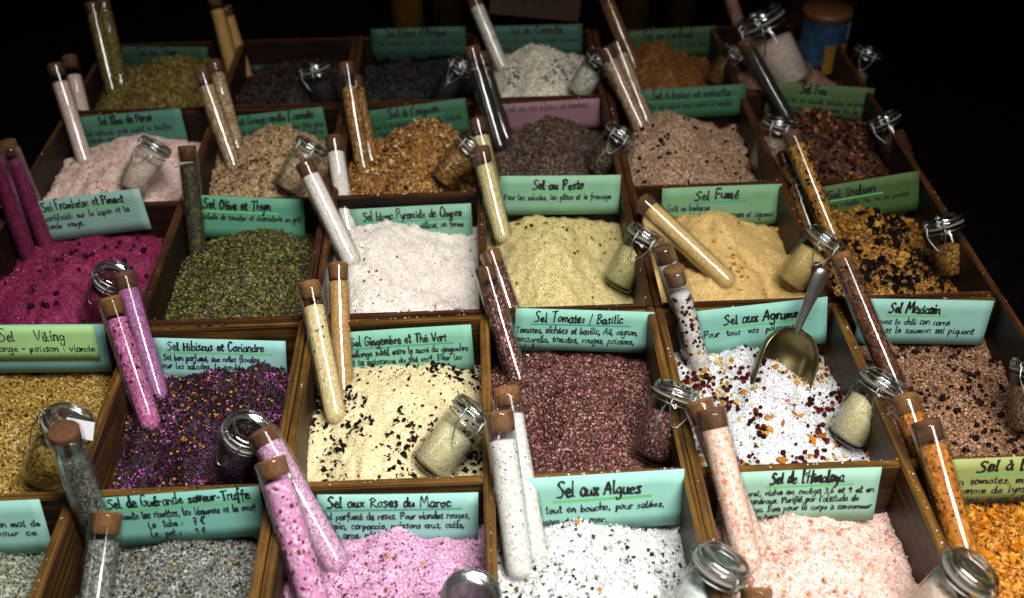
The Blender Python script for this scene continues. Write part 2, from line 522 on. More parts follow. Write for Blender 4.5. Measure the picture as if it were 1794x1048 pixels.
# ------------------------------------------------------------------ salts
# key: (short description, palette, grain mm, grain count, extras[(count, mm, shape, colours, clump)], (level, dome, peak u, peak v), rough)
SALTS = {
    (0, 1): ('grey green salt', [('#9aa08c', 5), ('#6d7464', 3), ('#c3c6b4', 2), ('#3f4438', 1)], 1.9, 5000, [(500, 2.6, 'flake', ['#4a5240', '#5c6450'], 0)], (-.040, .016, .5, .6)),
    (1, 1): ('coarse grey truffle salt', [('#8d8f8a', 5), ('#5e615c', 4), ('#b9bbb5', 3), ('#35372f', 2), ('#8c8058', 1)], 2.0, 11000, [(700, 2.6, 'crumb', ['#2a2a22', '#3a382a', '#6e6136'], 0), (60, 3.6, 'crumb', ['#c9cac4', '#c8b96e'], 0)], (-.040, .022, .55, .62)),
    (2, 1): ('lilac rose salt with petal crumbs', [('#e0b6d2', 6), ('#cf98be', 4), ('#ecd4e2', 3), ('#ae74a0', 2)], 1.7, 11000, [(700, 2.4, 'flake', ['#7d3560', '#5e2440', '#8e4a3c', '#a0527e'], .4), (60, 4.6, 'flake', ['#93632c', '#6e3a20', '#c09040'], .3)], (-.042, .021, .55, .66)),
    (3, 1): ('white salt flecked with dark seaweed', [('#f1f1ee', 8), ('#e3e5e8', 4), ('#cfd2d2', 2)], 1.9, 11000, [(420, 2.6, 'crumb', ['#15160f', '#2c2c1c', '#3c3a20'], .2), (150, 4.6, 'flake', ['#20211a', '#4b4a26', '#6d6434'], 0), (16, 5.5, 'flake', ['#a8703a', '#c18a48', '#7a5028'], 0)], (-.041, .021, .52, .7)),
    (4, 1): ('pale pink himalaya salt', [('#f2dad0', 7), ('#edc8ba', 4), ('#f5e8e2', 4), ('#e2a488', 1.6)], 2.1, 11000, [(240, 3.2, 'crumb', ['#eab497', '#e6a684', '#ecc2ac'], .3), (26, 4.6, 'crumb', ['#df946e', '#e8ad8c'], 0)], (-.040, .020, .5, .66)),
    (5, 1): ('orange flaked salt with dark crumbs', [('#d99a33', 5), ('#c17f1e', 4), ('#e8b85a', 3), ('#8a5310', 1)], 2.4, 6000, [(420, 7.5, 'flake', ['#dc9a2c', '#c97f16', '#e9b455'], .2), (220, 2.4, 'crumb', ['#3a1e0a', '#5a2c0c'], 0)], (-.038, .018, .5, .7)),
    (0, 2): ('yellow brown viking salt', [('#b99a4c', 5), ('#977631', 4), ('#d4bd78', 3), ('#6b4f1c', 2)], 1.9, 10000, [(500, 2.8, 'crumb', ['#d9c88e', '#5c4318', '#a37c2c'], 0)], (-.040, .022, .45, .7)),
    (1, 2): ('dark purple hibiscus salt with gold seeds', [('#3a1032', 5), ('#561c4c', 3), ('#240a14', 5), ('#8a4484', 1)], 2.1, 6500, [(2600, 3.4, 'flake', ['#180609', '#2a0a12', '#3c1216', '#4a1c14'], .22), (520, 2.4, 'crumb', ['#c06cc0', '#a84aa8', '#d898d4'], .55), (620, 2.6, 'crumb', ['#c08a44', '#8c5226', '#dcb068'], 0)], (-.040, .022, .55, .66)),
    (2, 2): ('cream ginger salt with black tea flecks', [('#ecdfb8', 6), ('#e0cf9f', 4), ('#f5ecd2', 4), ('#d2b981', 1)], 1.7, 11000, [(330, 6.0, 'flake', ['#0c0f0c', '#141810', '#1c1c12'], .38), (420, 3.0, 'flake', ['#12140e', '#26241a'], .25)], (-.041, .022, .5, .7)),
    (3, 2): ('mauve brown tomato salt', [('#7a4a44', 5), ('#5c302c', 5), ('#a3746a', 3), ('#c9a398', 1.4), ('#3c1c1a', 3)], 2.0, 12000, [(500, 2.2, 'crumb', ['#d8b5aa', '#b08478'], 0)], (-.040, .024, .45, .66)),
    (4, 2): ('white citrus salt with red berries and peel', [('#f2f2f2', 8), ('#e2e4ea', 4), ('#d2d0cc', 1)], 1.8, 9500, [(400, 4.4, 'ball', ['#4a0f14', '#6a1a1c', '#350c10', '#7e3020'], .45), (330, 6.0, 'flake', ['#c9b070', '#b89650', '#dcc890', '#a88a48'], .42), (60, 8.0, 'flake', ['#c98a2c', '#b8781e', '#d9a848', '#c06a20'], .2), (160, 2.3, 'crumb', ['#5a1a18', '#8a6a3a', '#3a1414'], .2)], (-.040, .021, .48, .62)),
    (5, 2): ('brown pink mexican salt', [('#b08a6c', 5), ('#8d6648', 4), ('#cdab8e', 3), ('#5e3f28', 2)], 1.9, 9000, [(200, 4.6, 'crumb', ['#22120c', '#342012'], .3), (500, 2.4, 'crumb', ['#6a4a30', '#d8bfa2'], 0)], (-.040, .022, .45, .68)),
    (0, 3): ('vivid magenta raspberry salt', [('#9c1460', 5), ('#80104c', 4), ('#b83c80', 2), ('#5a0a34', 2)], 1.8, 9000, [(60, 6.0, 'crumb', ['#3e0620', '#52082c'], .4), (120, 1.8, 'crumb', ['#dd8ab8'], 0)], (-.037, .025, .5, .66)),
    (1, 3): ('green olive and thyme herb salt', [('#4f4a1e', 4), ('#6f6a30', 4), ('#8e8a4c', 3), ('#28260e', 4)], 2.4, 6500, [(1500, 3.4, 'flake', ['#8f8c44', '#6f6f34', '#a9a564', '#3c3a16'], 0), (900, 2.6, 'flake', ['#16150a', '#2b2910'], 0)], (-.038, .026, .48, .62)),
    (2, 3): ('bright white pyramid salt', [('#f5f0ea', 8), ('#ebe2d8', 4), ('#dccfc2', 2)], 2.0, 9500, [(60, 2.6, 'crumb', ['#8a6a52', '#5c4636'], .4), (160, 3.0, 'flake', ['#ffffff', '#f4ede2'], 0), (4, 5, 'flake', ['#d8a040'], 0)], (-.036, .022, .25, .8)),
    (3, 3): ('pale yellow green pesto salt', [('#dccf98', 6), ('#cbbc7e', 4), ('#e8dfb8', 3), ('#b3a261', 1)], 1.7, 9000, [(26, 4, 'crumb', ['#4f4618', '#6a5c22'], 0), (240, 2.0, 'flake', ['#7d7434', '#a08a3c'], 0)], (-.034, .026, .42, .72)),
    (4, 3): ('golden tan smoked salt', [('#e0c488', 6), ('#d4b26e', 4), ('#ead4a4', 2)], 1.5, 7500, [(80, 4.2, 'crumb', ['#d3a55c', '#c08c40', '#dcb878'], .5)], (-.034, .024, .5, .72)),
    (5, 3): ('yellow indian salt with black chunks', [('#b4832f', 5), ('#916421', 4), ('#cda558', 3), ('#4a2f10', 2)], 2.1, 6000, [(480, 10.0, 'flake', ['#0c0704', '#140b06', '#1e1208'], .38), (700, 3.2, 'flake', ['#1c1008', '#3a2410'], .2), (200, 6.5, 'crumb', ['#b98a34', '#c8a056', '#9a6c22'], .3)], (-.038, .020, .5, .6)),
    (0, 4): ('pinkish white persian salt', [('#e6cdc2', 6), ('#d8b8ac', 4), ('#f0e2da', 3)], 2.1, 6500, [(160, 2.4, 'crumb', ['#a8806e', '#8e6a5a'], 0)], (-.032, .022, .5, .7)),
    (1, 4): ('beige orange peel salt', [('#c3a681', 5), ('#a98a63', 4), ('#d9c5a6', 3), ('#7d6040', 1)], 2.3, 5500, [(520, 4.2, 'flake', ['#5a4228', '#7a5c36', '#3e2c18'], .2), (200, 3, 'crumb', ['#e0cfb0', '#b89062'], 0)], (-.032, .024, .55, .68)),
    (2, 4): ('golden brown onion salt', [('#b0803c', 5), ('#8e5f24', 4), ('#d2ac70', 3), ('#5c3a12', 2)], 2.3, 5500, [(520, 6.0, 'flake', ['#d8b880', '#b58440', '#e4cfa4', '#6a3c10', '#4a2808'], .2)], (-.032, .024, .6, .68)),
    (3, 4): ('grey brown wine and herb salt', [('#6d5646', 5), ('#4c3a2e', 4), ('#9a8470', 2), ('#2e211a', 3)], 2.2, 5500, [(260, 4.0, 'flake', ['#8a7560', '#a8947c', '#3c2c20'], 0)], (-.032, .022, .55, .7)),
    (4, 4): ('beige salt with black peppercorns', [('#b99a80', 5), ('#9c7c62', 4), ('#d3bca4', 3), ('#6a4e3a', 1)], 2.1, 5500, [(70, 4.6, 'ball', ['#1a100b', '#2a1a12'], .55)], (-.031, .022, .4, .74)),
    (5, 4): ('rust brown flaked salt', [('#6e3e1e', 5), ('#4e2810', 4), ('#98683e', 2), ('#220f06', 4)], 2.3, 4000, [(420, 8.0, 'flake', ['#8a5228', '#48220c', '#b08050', '#1c0c05', '#1c0c05'], .2)], (-.032, .022, .55, .72)),
    (0, 5): ('dim olive yellow salt', [('#8c7a34', 5), ('#6a5a22', 4), ('#a89850', 2), ('#3c320e', 2)], 2.6, 3500, [(420, 4.0, 'flake', ['#a8964a', '#5c5020', '#857430'], 0)], (-.028, .022, .55, .65)),
    (1, 5): ('near black coarse salt with brown chunks', [('#2a1a10', 5), ('#180e08', 5), ('#4a3220', 2)], 2.6, 2800, [(120, 7.0, 'crumb', ['#4a3020', '#2a1a10', '#5c4430'], 0)], (-.034, .016, .5, .6)),
    (2, 5): ('black pepper salt', [('#120d0c', 5), ('#1e1614', 4), ('#2c2220', 1)], 2.6, 2800, [(60, 4.0, 'crumb', ['#1c1412'], 0)], (-.036, .012, .5, .6)),
    (3, 5): ('white salt streaked with black pepper', [('#e9e2d4', 7), ('#d8cfbe', 4), ('#b8ae9c', 2)], 2.4, 4000, [(330, 4.2, 'flake', ['#1a1612', '#2e2820', '#443c30'], .5)], (-.028, .028, .55, .6)),
    (4, 5): ('dull golden cumin salt', [('#8a5f1e', 6), ('#6e4814', 4), ('#a67a30', 2)], 2.2, 3000, [], (-.032, .024, .5, .7)),
    (5, 5): ('dusky pink salt', [('#b08a78', 6), ('#94705e', 4), ('#c8a898', 2)], 2.2, 3000, [], (-.032, .018, .5, .6)),
}

OCT_V = np.array([(1, 0, 0), (-1, 0, 0), (0, 1, 0), (0, -1, 0), (0, 0, 1), (0, 0, -1)], dtype=float)
OCT_F = np.array([(0, 2, 4), (2, 1, 4), (1, 3, 4), (3, 0, 4), (2, 0, 5), (1, 2, 5), (3, 1, 5), (0, 3, 5)])
_t = (1 + 5 ** .5) / 2
ICO_V = np.array([(-1, _t, 0), (1, _t, 0), (-1, -_t, 0), (1, -_t, 0), (0, -1, _t), (0, 1, _t), (0, -1, -_t), (0, 1, -_t), (_t, 0, -1), (_t, 0, 1), (-_t, 0, -1), (-_t, 0, 1)])
ICO_V /= np.linalg.norm(ICO_V[0])
ICO_F = np.array([(0, 11, 5), (0, 5, 1), (0, 1, 7), (0, 7, 10), (0, 10, 11), (1, 5, 9), (5, 11, 4), (11, 10, 2), (10, 7, 6), (7, 1, 8), (3, 9, 4), (3, 4, 2), (3, 2, 6), (3, 6, 8), (3, 8, 9), (4, 9, 5), (2, 4, 11), (6, 2, 10), (8, 6, 7), (9, 8, 1)])


def rot_random(n, rng, flat=1.0):
    q = rng.normal(size=(n, 4))
    if flat < 1:            # keep flakes nearly lying down
        q[:, 1] *= flat; q[:, 2] *= flat
    q /= np.linalg.norm(q, axis=1)[:, None]
    w, x, y, z = q.T
    return np.stack([np.stack([1 - 2 * (y * y + z * z), 2 * (x * y - z * w), 2 * (x * z + y * w)], -1),
                     np.stack([2 * (x * y + z * w), 1 - 2 * (x * x + z * z), 2 * (y * z - x * w)], -1),
                     np.stack([2 * (x * z - y * w), 2 * (y * z + x * w), 1 - 2 * (x * x + y * y)], -1)], 1)


def pieces(rng, pos, size, shape, cols, var=(.82, 1.12)):
    n = len(pos)
    BV, BF = (ICO_V, ICO_F) if shape == 'ball' or (shape == 'crumb' and size > 0.0032) else (OCT_V, OCT_F)
    nv = len(BV)
    s = size * 0.5 * rng.uniform(0.55, 1.35, size=(n, 1, 1))
    if shape == 'flake':
        an = np.stack([rng.uniform(.85, 1.35, n), rng.uniform(.55, 1.0, n), rng.uniform(.18, .4, n)], -1)
        R = rot_random(n, rng, 0.38)
    elif shape == 'ball':
        an = rng.uniform(.85, 1.1, size=(n, 3)); R = rot_random(n, rng)
    else:
        an = rng.uniform(.6, 1.25, size=(n, 3)); R = rot_random(n, rng)
    V = BV[None] * an[:, None, :] * s
    jit = .08 if shape == 'ball' else .28
    V = V * (1 + rng.uniform(-jit, jit, size=(n, nv, 1)))
    V = np.einsum('nij,nvj->nvi', R, V) + pos[:, None, :]
    Fc = (BF[None] + (np.arange(n) * nv)[:, None, None]).reshape(-1, 3)
    C = cols[rng.integers(0, len(cols), n)] * rng.uniform(*var, size=(n, 1))
    C = np.repeat(np.clip(C, 0, .95), nv, axis=0)
    return V.reshape(-1, 3), Fc, C


SALT_MATS = {}
HEIGHTS = {}
for key, (desc, pal, gmm, ng, extras, (lev, dome, pu, pv)) in SALTS.items():
    c, r = key
    x0, x1, y0, y1 = compartment(c, r)
    w, d = x1 - x0, y1 - y0
    sd = c * 17 + r * 101
    rng = np.random.default_rng(sd)

    def hgt(u, v, lev=lev, dome=dome, pu=pu, pv=pv, sd=sd, bk=.26 if r <= 2 else (.46 if r == 3 else .55), ex={1: .008, 2: .010, 3: .016, 4: .018, 5: .018}[r]):
        du = (u - .5 - (pu - .5) * .8) / 0.37
        pk = (.46 if sd % 101 >= 0 and lev < -.0365 else .54) + (pv - .65)
        prof = np.where(v < pk, .42 + .58 * np.sin(np.clip(v / pk, 0, 1) * math.pi / 2), bk + (1 - bk) * np.cos((v - pk) / (1 - pk) * math.pi / 2))
        h = lev - .016 + (dome + ex) * np.exp(-1.3 * du * du) * prof
        h = h + .010 * np.exp(-((u - .10) / .22) ** 2 - ((v - .60) / .28) ** 2)
        h = h + 0.012 * (vnoise(u, v, sd, 4) - .5) + 0.011 * (vnoise(u, v, sd + 1, 9) - .5) + 0.0050 * (vnoise(u, v, sd + 2, 24) - .5)
        return h
    HEIGHTS[key] = hgt
    fine = key in ((3, 3), (4, 3), (2, 3), (4, 1), (2, 1), (2, 2), (0, 4), (1, 1), (0, 3))
    semi = key in ((3, 1), (4, 2))
    g = gmm * 1e-3 * ((.84 if fine else (.98 if semi else 1.15)) if r <= 3 else (.95 if fine else 1.1))
    sm = salt_mat('salt_' + desc.replace(' ', '_')[:40], pal, g * 0.8)
    SALT_MATS[key] = sm
    nx, ny = 64, 80
    U, Vv = np.meshgrid(np.linspace(0, 1, nx), np.linspace(0, 1, ny), indexing='ij')
    Hh = hgt(U, Vv) + rng.uniform(-.35, .35, U.shape) * g
    ox, oy = (x0 + x1) / 2, (y0 + y1) / 2
    V = np.stack([x0 + U * w - ox, y0 + Vv * d - oy, Hh - FLOOR], -1).reshape(-1, 3)
    idx = np.arange(nx * ny).reshape(nx, ny)
    q = np.stack([idx[:-1, :-1], idx[1:, :-1], idx[1:, 1:], idx[:-1, 1:]], -1).reshape(-1, 4)
    rim = np.concatenate([idx[:, 0], idx[-1, 1:], idx[::-1, -1][1:], idx[0, ::-1][1:-1]])
    low = V[rim].copy(); low[:, 2] = 0.0003
    li = len(V) + np.arange(len(rim))
    nxt = np.roll(np.arange(len(rim)), -1)
    skirt = np.stack([rim, li, li[nxt], rim[nxt]], -1)
    me = np_mesh('salt_heap', np.concatenate([V, low]), np.concatenate([q, skirt]), True)
    heap = link('salt_heap', me, sm)
    heap.location = (ox, oy, FLOOR)
    tag(heap, 'heap of %s filling its tray compartment' % desc, 'salt', 'heaps of salt in the tray compartments')

    def scatter(n, clump, seed):
        if clump:
            uu = rng.random(n * 8); vv = rng.random(n * 8)
            wgt = vnoise(uu, vv, seed, 7)
            keep = rng.random(n * 8) < np.clip((wgt - clump) * 4, 0.02, 1)
            uu, vv = uu[keep][:n], vv[keep][:n]
        else:
            uu = rng.random(n); vv = rng.random(n)
        return uu, vv
    uu, vv = scatter(ng, 0, 0)
    pos = np.stack([x0 + uu * w - ox, y0 + vv * d - oy, hgt(uu, vv) - FLOOR + rng.uniform(-.25, .45 if fine else .85, ng) * g], -1)
    wts = np.array([p[1] for p in pal], float); wts /= wts.sum()
    pc = np.array([slin(p[0]) for p in pal])
    reps = np.repeat(pc, np.maximum(1, (wts * 40).astype(int)), axis=0)
    nsp = 34 if r <= 3 else 12            # grains spilled on the boards round the compartment
    sp_ = rng.random((nsp, 2)); sd_ = rng.random(nsp) < .6
    xs_ = np.where(sd_, x0 + sp_[:, 0] * w, np.where(sp_[:, 0] < .5, x0 - .001 - sp_[:, 1] * .005, x1 + .001 + sp_[:, 1] * .005))
    ys_ = np.where(sd_, np.where(sp_[:, 1] < .5, y0 - .001 - sp_[:, 0] * .005, y1 + .001 + sp_[:, 0] * .005), y0 + sp_[:, 1] * d)
    pos = np.concatenate([pos, np.stack([xs_ - ox, ys_ - oy, np.full(nsp, .0002 - FLOOR)], -1)])
    gv, gf, gc = pieces(rng, pos, g, 'grain', reps, (.93, 1.05) if fine else ((.78, 1.02) if semi else (.8, 1.14)))
    o = link('grains', np_mesh('grains', gv, gf, False, gc), M_GRAIN, heap)
    o['kind'] = 'stuff'
    ev, ef, ec, off = [], [], [], 0
    for k, (n, mm, shape, cols, clump) in enumerate(extras):
        uu, vv = scatter(n, clump, sd + 50 + k)
        n = len(uu)
        pos = np.stack([x0 + uu * w - ox, y0 + vv * d - oy, hgt(uu, vv) - FLOOR + mm * 1e-3 * (.35 if shape != 'flake' else .18) + g * .3], -1)
        a, b, e = pieces(rng, pos, mm * 1e-3, shape, np.array([slin(h) for h in cols]))
        ev.append(a); ef.append(b + off); ec.append(e); off += len(a)
    if ev:
        o = link('spice_pieces', np_mesh('spice_pieces', np.concatenate(ev), np.concatenate(ef), False, np.concatenate(ec)), M_CHUNK, heap)
        o['kind'] = 'stuff'


# ------------------------------------------------------------------ handwriting: pen strokes, one polyline per stroke
G = {
 'a': (.95, [[(.8, .85), (.45, 1), (.1, .6), (.15, .1), (.5, .02), (.78, .5), (.8, .95), (.8, .2), (.98, .05)]]),
 'b': (.9, [[(.12, 1.9), (.1, .05), (.12, .5), (.45, .95), (.78, .6), (.6, .08), (.1, .1)]]),
 'c': (.8, [[(.75, .8), (.4, 1), (.1, .55), (.3, .05), (.78, .15)]]),
 'd': (.98, [[(.75, .8), (.4, .98), (.1, .5), (.35, .03), (.75, .4), (.8, 1.9), (.8, .15), (.98, .05)]]),
 'e': (.85, [[(.12, .5), (.7, .6), (.55, .98), (.2, .85), (.1, .4), (.35, .02), (.85, .2)]]),
 'f': (.7, [[(.75, 1.75), (.5, 1.9), (.35, 1.4), (.32, -.6)], [(.02, .95), (.7, .98)]]),
 'g': (.95, [[(.8, .85), (.45, 1), (.1, .6), (.3, .1), (.75, .4), (.8, .95), (.75, -.6), (.35, -.85), (.1, -.5)]]),
 'h': (.88, [[(.1, 1.9), (.1, 0), (.15, .6), (.5, .98), (.74, .7), (.74, .1), (.88, .02)]]),
 'i': (.42, [[(.2, .95), (.2, .15), (.4, .02)], [(.2, 1.35), (.23, 1.5)]]),
 'j': (.45, [[(.28, .95), (.25, -.6), (.05, -.8)], [(.28, 1.35), (.3, 1.5)]]),
 'k': (.8, [[(.1, 1.9), (.1, 0)], [(.65, .95), (.12, .45), (.75, .02)]]),
 'l': (.42, [[(.16, 1.9), (.15, .15), (.4, .02)]]),
 'm': (1.25, [[(.1, .95), (.1, 0), (.15, .6), (.4, .98), (.55, .7), (.55, 0), (.6, .6), (.88, .98), (1.05, .7), (1.05, .1), (1.22, .02)]]),
 'n': (.9, [[(.1, .95), (.1, 0), (.15, .6), (.5, .98), (.74, .7), (.74, .1), (.9, .02)]]),
 'o': (.88, [[(.45, 1), (.1, .6), (.3, .04), (.75, .4), (.6, .95), (.45, 1), (.86, .9)]]),
 'p': (.9, [[(.15, .95), (.12, -.85), (.15, .4), (.45, .98), (.78, .6), (.55, .08), (.15, .15)]]),
 'q': (.9, [[(.8, .85), (.45, 1), (.1, .6), (.3, .1), (.75, .4), (.8, .95), (.78, -.85), (.95, -.6)]]),
 'r': (.65, [[(.12, .95), (.12, 0), (.16, .55), (.4, .95), (.65, .85)]]),
 's': (.7, [[(.65, .85), (.35, 1), (.2, .75), (.55, .35), (.4, .03), (.08, .1)]]),
 't': (.6, [[(.28, 1.6), (.27, .15), (.55, .05)], [(.02, 1.05), (.58, 1.08)]]),
 'u': (.92, [[(.1, .95), (.12, .2), (.4, .02), (.7, .4), (.74, .95), (.74, .15), (.92, .03)]]),
 'v': (.8, [[(.08, .95), (.38, .02), (.72, .95)]]),
 'w': (1.1, [[(.08, .95), (.3, .03), (.55, .7), (.78, .03), (1.02, .95)]]),
 'x': (.8, [[(.1, .95), (.7, .02)], [(.7, .95), (.1, .02)]]),
 'y': (.85, [[(.1, .95), (.25, .3), (.5, .2), (.75, .95), (.6, -.5), (.25, -.85)]]),
 'z': (.75, [[(.1, .92), (.65, .92), (.1, .05), (.7, .05)]]),
 'S': (1.1, [[(1.0, 1.75), (.55, 1.95), (.2, 1.5), (.55, 1.05), (.9, .6), (.6, .05), (-.05, .02)]]),
 'A': (1.25, [[(.0, 0), (.35, .9), (.75, 1.9), (.95, .9), (1.1, 0)], [(.15, .7), (1.1, .75)]]),
 'B': (1.1, [[(.15, 1.85), (.12, 0)], [(-.05, 1.7), (.5, 1.95), (.9, 1.5), (.2, 1.0), (.95, .6), (.6, .02), (.0, .05)]]),
 'C': (1.1, [[(1.0, 1.6), (.6, 1.92), (.15, 1.2), (.25, .3), (.65, .0), (1.05, .3)]]),
 'D': (1.2, [[(.2, 1.85), (.18, .02), (.8, .2), (1.05, 1.1), (.6, 1.8), (.0, 1.8)]]),
 'E': (1.0, [[(.9, 1.85), (.15, 1.85), (.15, .02), (.95, .05)], [(.15, .98), (.8, 1.0)]]),
 'F': (1.0, [[(1.0, 1.9), (.2, 1.85), (.2, .0)], [(.2, .98), (.8, 1.02)]]),
 'G': (1.15, [[(1.0, 1.65), (.6, 1.92), (.15, 1.2), (.25, .25), (.7, .0), (1.0, .4), (1.0, .85), (.65, .85)]]),
 'H': (1.2, [[(.15, 1.85), (.12, 0)], [(1.0, 1.85), (1.0, 0)], [(.0, .95), (1.15, 1.0)]]),
 'I': (.6, [[(.3, 1.85), (.25, .02)], [(.0, 1.85), (.65, 1.9)], [(-.05, .02), (.55, .02)]]),
 'L': (.95, [[(.2, 1.85), (.18, .05), (.9, .05)]]),
 'M': (1.5, [[(.05, 0), (.2, 1.85), (.7, .5), (1.2, 1.85), (1.4, .0)]]),
 'O': (1.2, [[(.6, 1.9), (.12, 1.1), (.4, .05), (1.0, .5), (.95, 1.6), (.6, 1.9)]]),
 'P': (1.0, [[(.15, 1.8), (.12, 0)], [(-.05, 1.6), (.5, 1.95), (.95, 1.5), (.6, .95), (.15, .9)]]),
 'R': (1.15, [[(.15, 1.8), (.1, 0)], [(-.05, 1.6), (.5, 1.95), (.95, 1.5), (.2, .95), (1.1, .02)]]),
 'T': (1.1, [[(-.05, 1.8), (.5, 1.85), (1.15, 1.95)], [(.55, 1.85), (.5, .0)]]),
 'V': (1.1, [[(.0, 1.85), (.5, .0), (1.05, 1.9)]]),
 '0': (.85, [[(.45, 1.8), (.1, .9), (.4, .02), (.75, .9), (.45, 1.8)]]),
 '1': (.6, [[(.1, 1.4), (.4, 1.8), (.4, 0)]]),
 '3': (.8, [[(.1, 1.7), (.5, 1.8), (.6, 1.3), (.3, 1.0), (.7, .6), (.4, .02), (.05, .2)]]),
 '6': (.8, [[(.6, 1.8), (.2, 1.0), (.15, .3), (.45, .02), (.7, .4), (.4, .8), (.15, .5)]]),
 '7': (.8, [[(.05, 1.75), (.7, 1.75), (.3, 0)], [(.15, .9), (.65, .95)]]),
 '9': (.8, [[(.65, 1.5), (.35, 1.8), (.1, 1.4), (.35, 1.0), (.65, 1.4), (.55, .0)]]),
 '4': (.8, [[(.5, 1.8), (.05, .6), (.75, .65)], [(.5, 1.1), (.48, 0)]]),
 '€': (.95, [[(.9, 1.6), (.5, 1.8), (.2, 1.0), (.4, .1), (.9, .15)], [(.0, 1.15), (.65, 1.2)], [(.0, .75), (.6, .8)]]),
 ',': (.4, [[(.2, .15), (.1, -.35)]]),
 '.': (.4, [[(.15, .12), (.22, .0)]]),
 ':': (.45, [[(.2, .85), (.24, .7)], [(.2, .2), (.24, .05)]]),
 '/': (.7, [[(.6, 1.9), (.1, -.2)]]),
 '-': (.7, [[(.1, .75), (.62, .8)]]),
 "'": (.4, [[(.25, 1.95), (.15, 1.5)]]),
 ' ': (.75, []),
}
for ch, base, acc in (('é', 'e', [(.35, 1.3), (.65, 1.65)]), ('è', 'e', [(.3, 1.65), (.6, 1.3)]), ('à', 'a', [(.3, 1.65), (.6, 1.3)]),
                      ('â', 'a', [(.2, 1.3), (.45, 1.65), (.7, 1.3)]), ('ê', 'e', [(.2, 1.3), (.45, 1.65), (.7, 1.3)]), ('û', 'u', [(.2, 1.3), (.45, 1.65), (.7, 1.3)])):
    G[ch] = (G[base][0], G[base][1] + [acc])


def smooth_line(p, sub=3):
    if len(p) < 3:
        return [Vector((*q, 0)) for q in p]
    P = [Vector((*q, 0)) for q in p]
    P = [P[0] * 2 - P[1]] + P + [P[-1] * 2 - P[-2]]
    out = []
    for i in range(1, len(P) - 2):
        for k in range(sub):
            t = k / sub
            a, b, c, d = P[i - 1], P[i], P[i + 1], P[i + 2]
            out.append(.5 * ((2 * b) + (c - a) * t + (2 * a - 5 * b + 4 * c - d) * t * t + (3 * b - a - 3 * c + d) * t ** 3))
    out.append(P[-2])
    return out


def write_line(text, x0, x1, y, xh, pen, rnd, slant=.03):
    """ribbon quads for one handwritten line between x0 and x1 on base line y"""
    tot = sum(G[ch][0] + .12 for ch in text)
    sx = (x1 - x0) / tot
    V = []; Fq = []
    cx = x0
    drift = 0
    for ch in text:
        adv, strokes = G[ch]
        hs = xh * rnd.uniform(.84, 1.18)
        drift = drift * .6 + rnd.uniform(-.09, .09) * xh
        for st in strokes:
            pw_ = pen * rnd.uniform(.75, 1.28)
            pts = []
            for p in smooth_line([(a + rnd.uniform(-.05, .05), b + rnd.uniform(-.05, .05)) for a, b in st]):
                pts.append(Vector((cx + p.x * sx + slant * p.y * hs, y + p.y * hs + drift, 0)))
            n = len(pts)
            b0 = len(V)
            for i in range(n):
                t = pts[min(i + 1, n - 1)] - pts[max(i - 1, 0)]
                if t.length < 1e-9:
                    t = Vector((1, 0, 0))
                t.normalize()
                wv = pw_ * .5 * (1 + .25 * math.sin(i * 1.3 + cx * 900))
                e = t * (pen * .35 if i == n - 1 else (-pen * .35 if i == 0 else 0))
                nrm = Vector((-t.y, t.x, 0)) * wv
                V.append(pts[i] + nrm + e); V.append(pts[i] - nrm + e)
            for i in range(n - 1):
                Fq.append((b0 + 2 * i, b0 + 2 * i + 1, b0 + 2 * i + 3, b0 + 2 * i + 2))
        cx += (adv + .12 + rnd.uniform(-.07, .07)) * sx
    return [tuple(v) for v in V], Fq


CARD_MATS = {}


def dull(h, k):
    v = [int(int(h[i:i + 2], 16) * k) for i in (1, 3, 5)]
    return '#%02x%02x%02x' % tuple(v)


def card_mat(h):
    if h not in CARD_MATS:
        CARD_MATS[h] = plain('card_paper_' + h[1:], clin(h), 0.6, noise=0.20, nscale=22, spec=0.25, bump=0.2)
    return CARD_MATS[h]


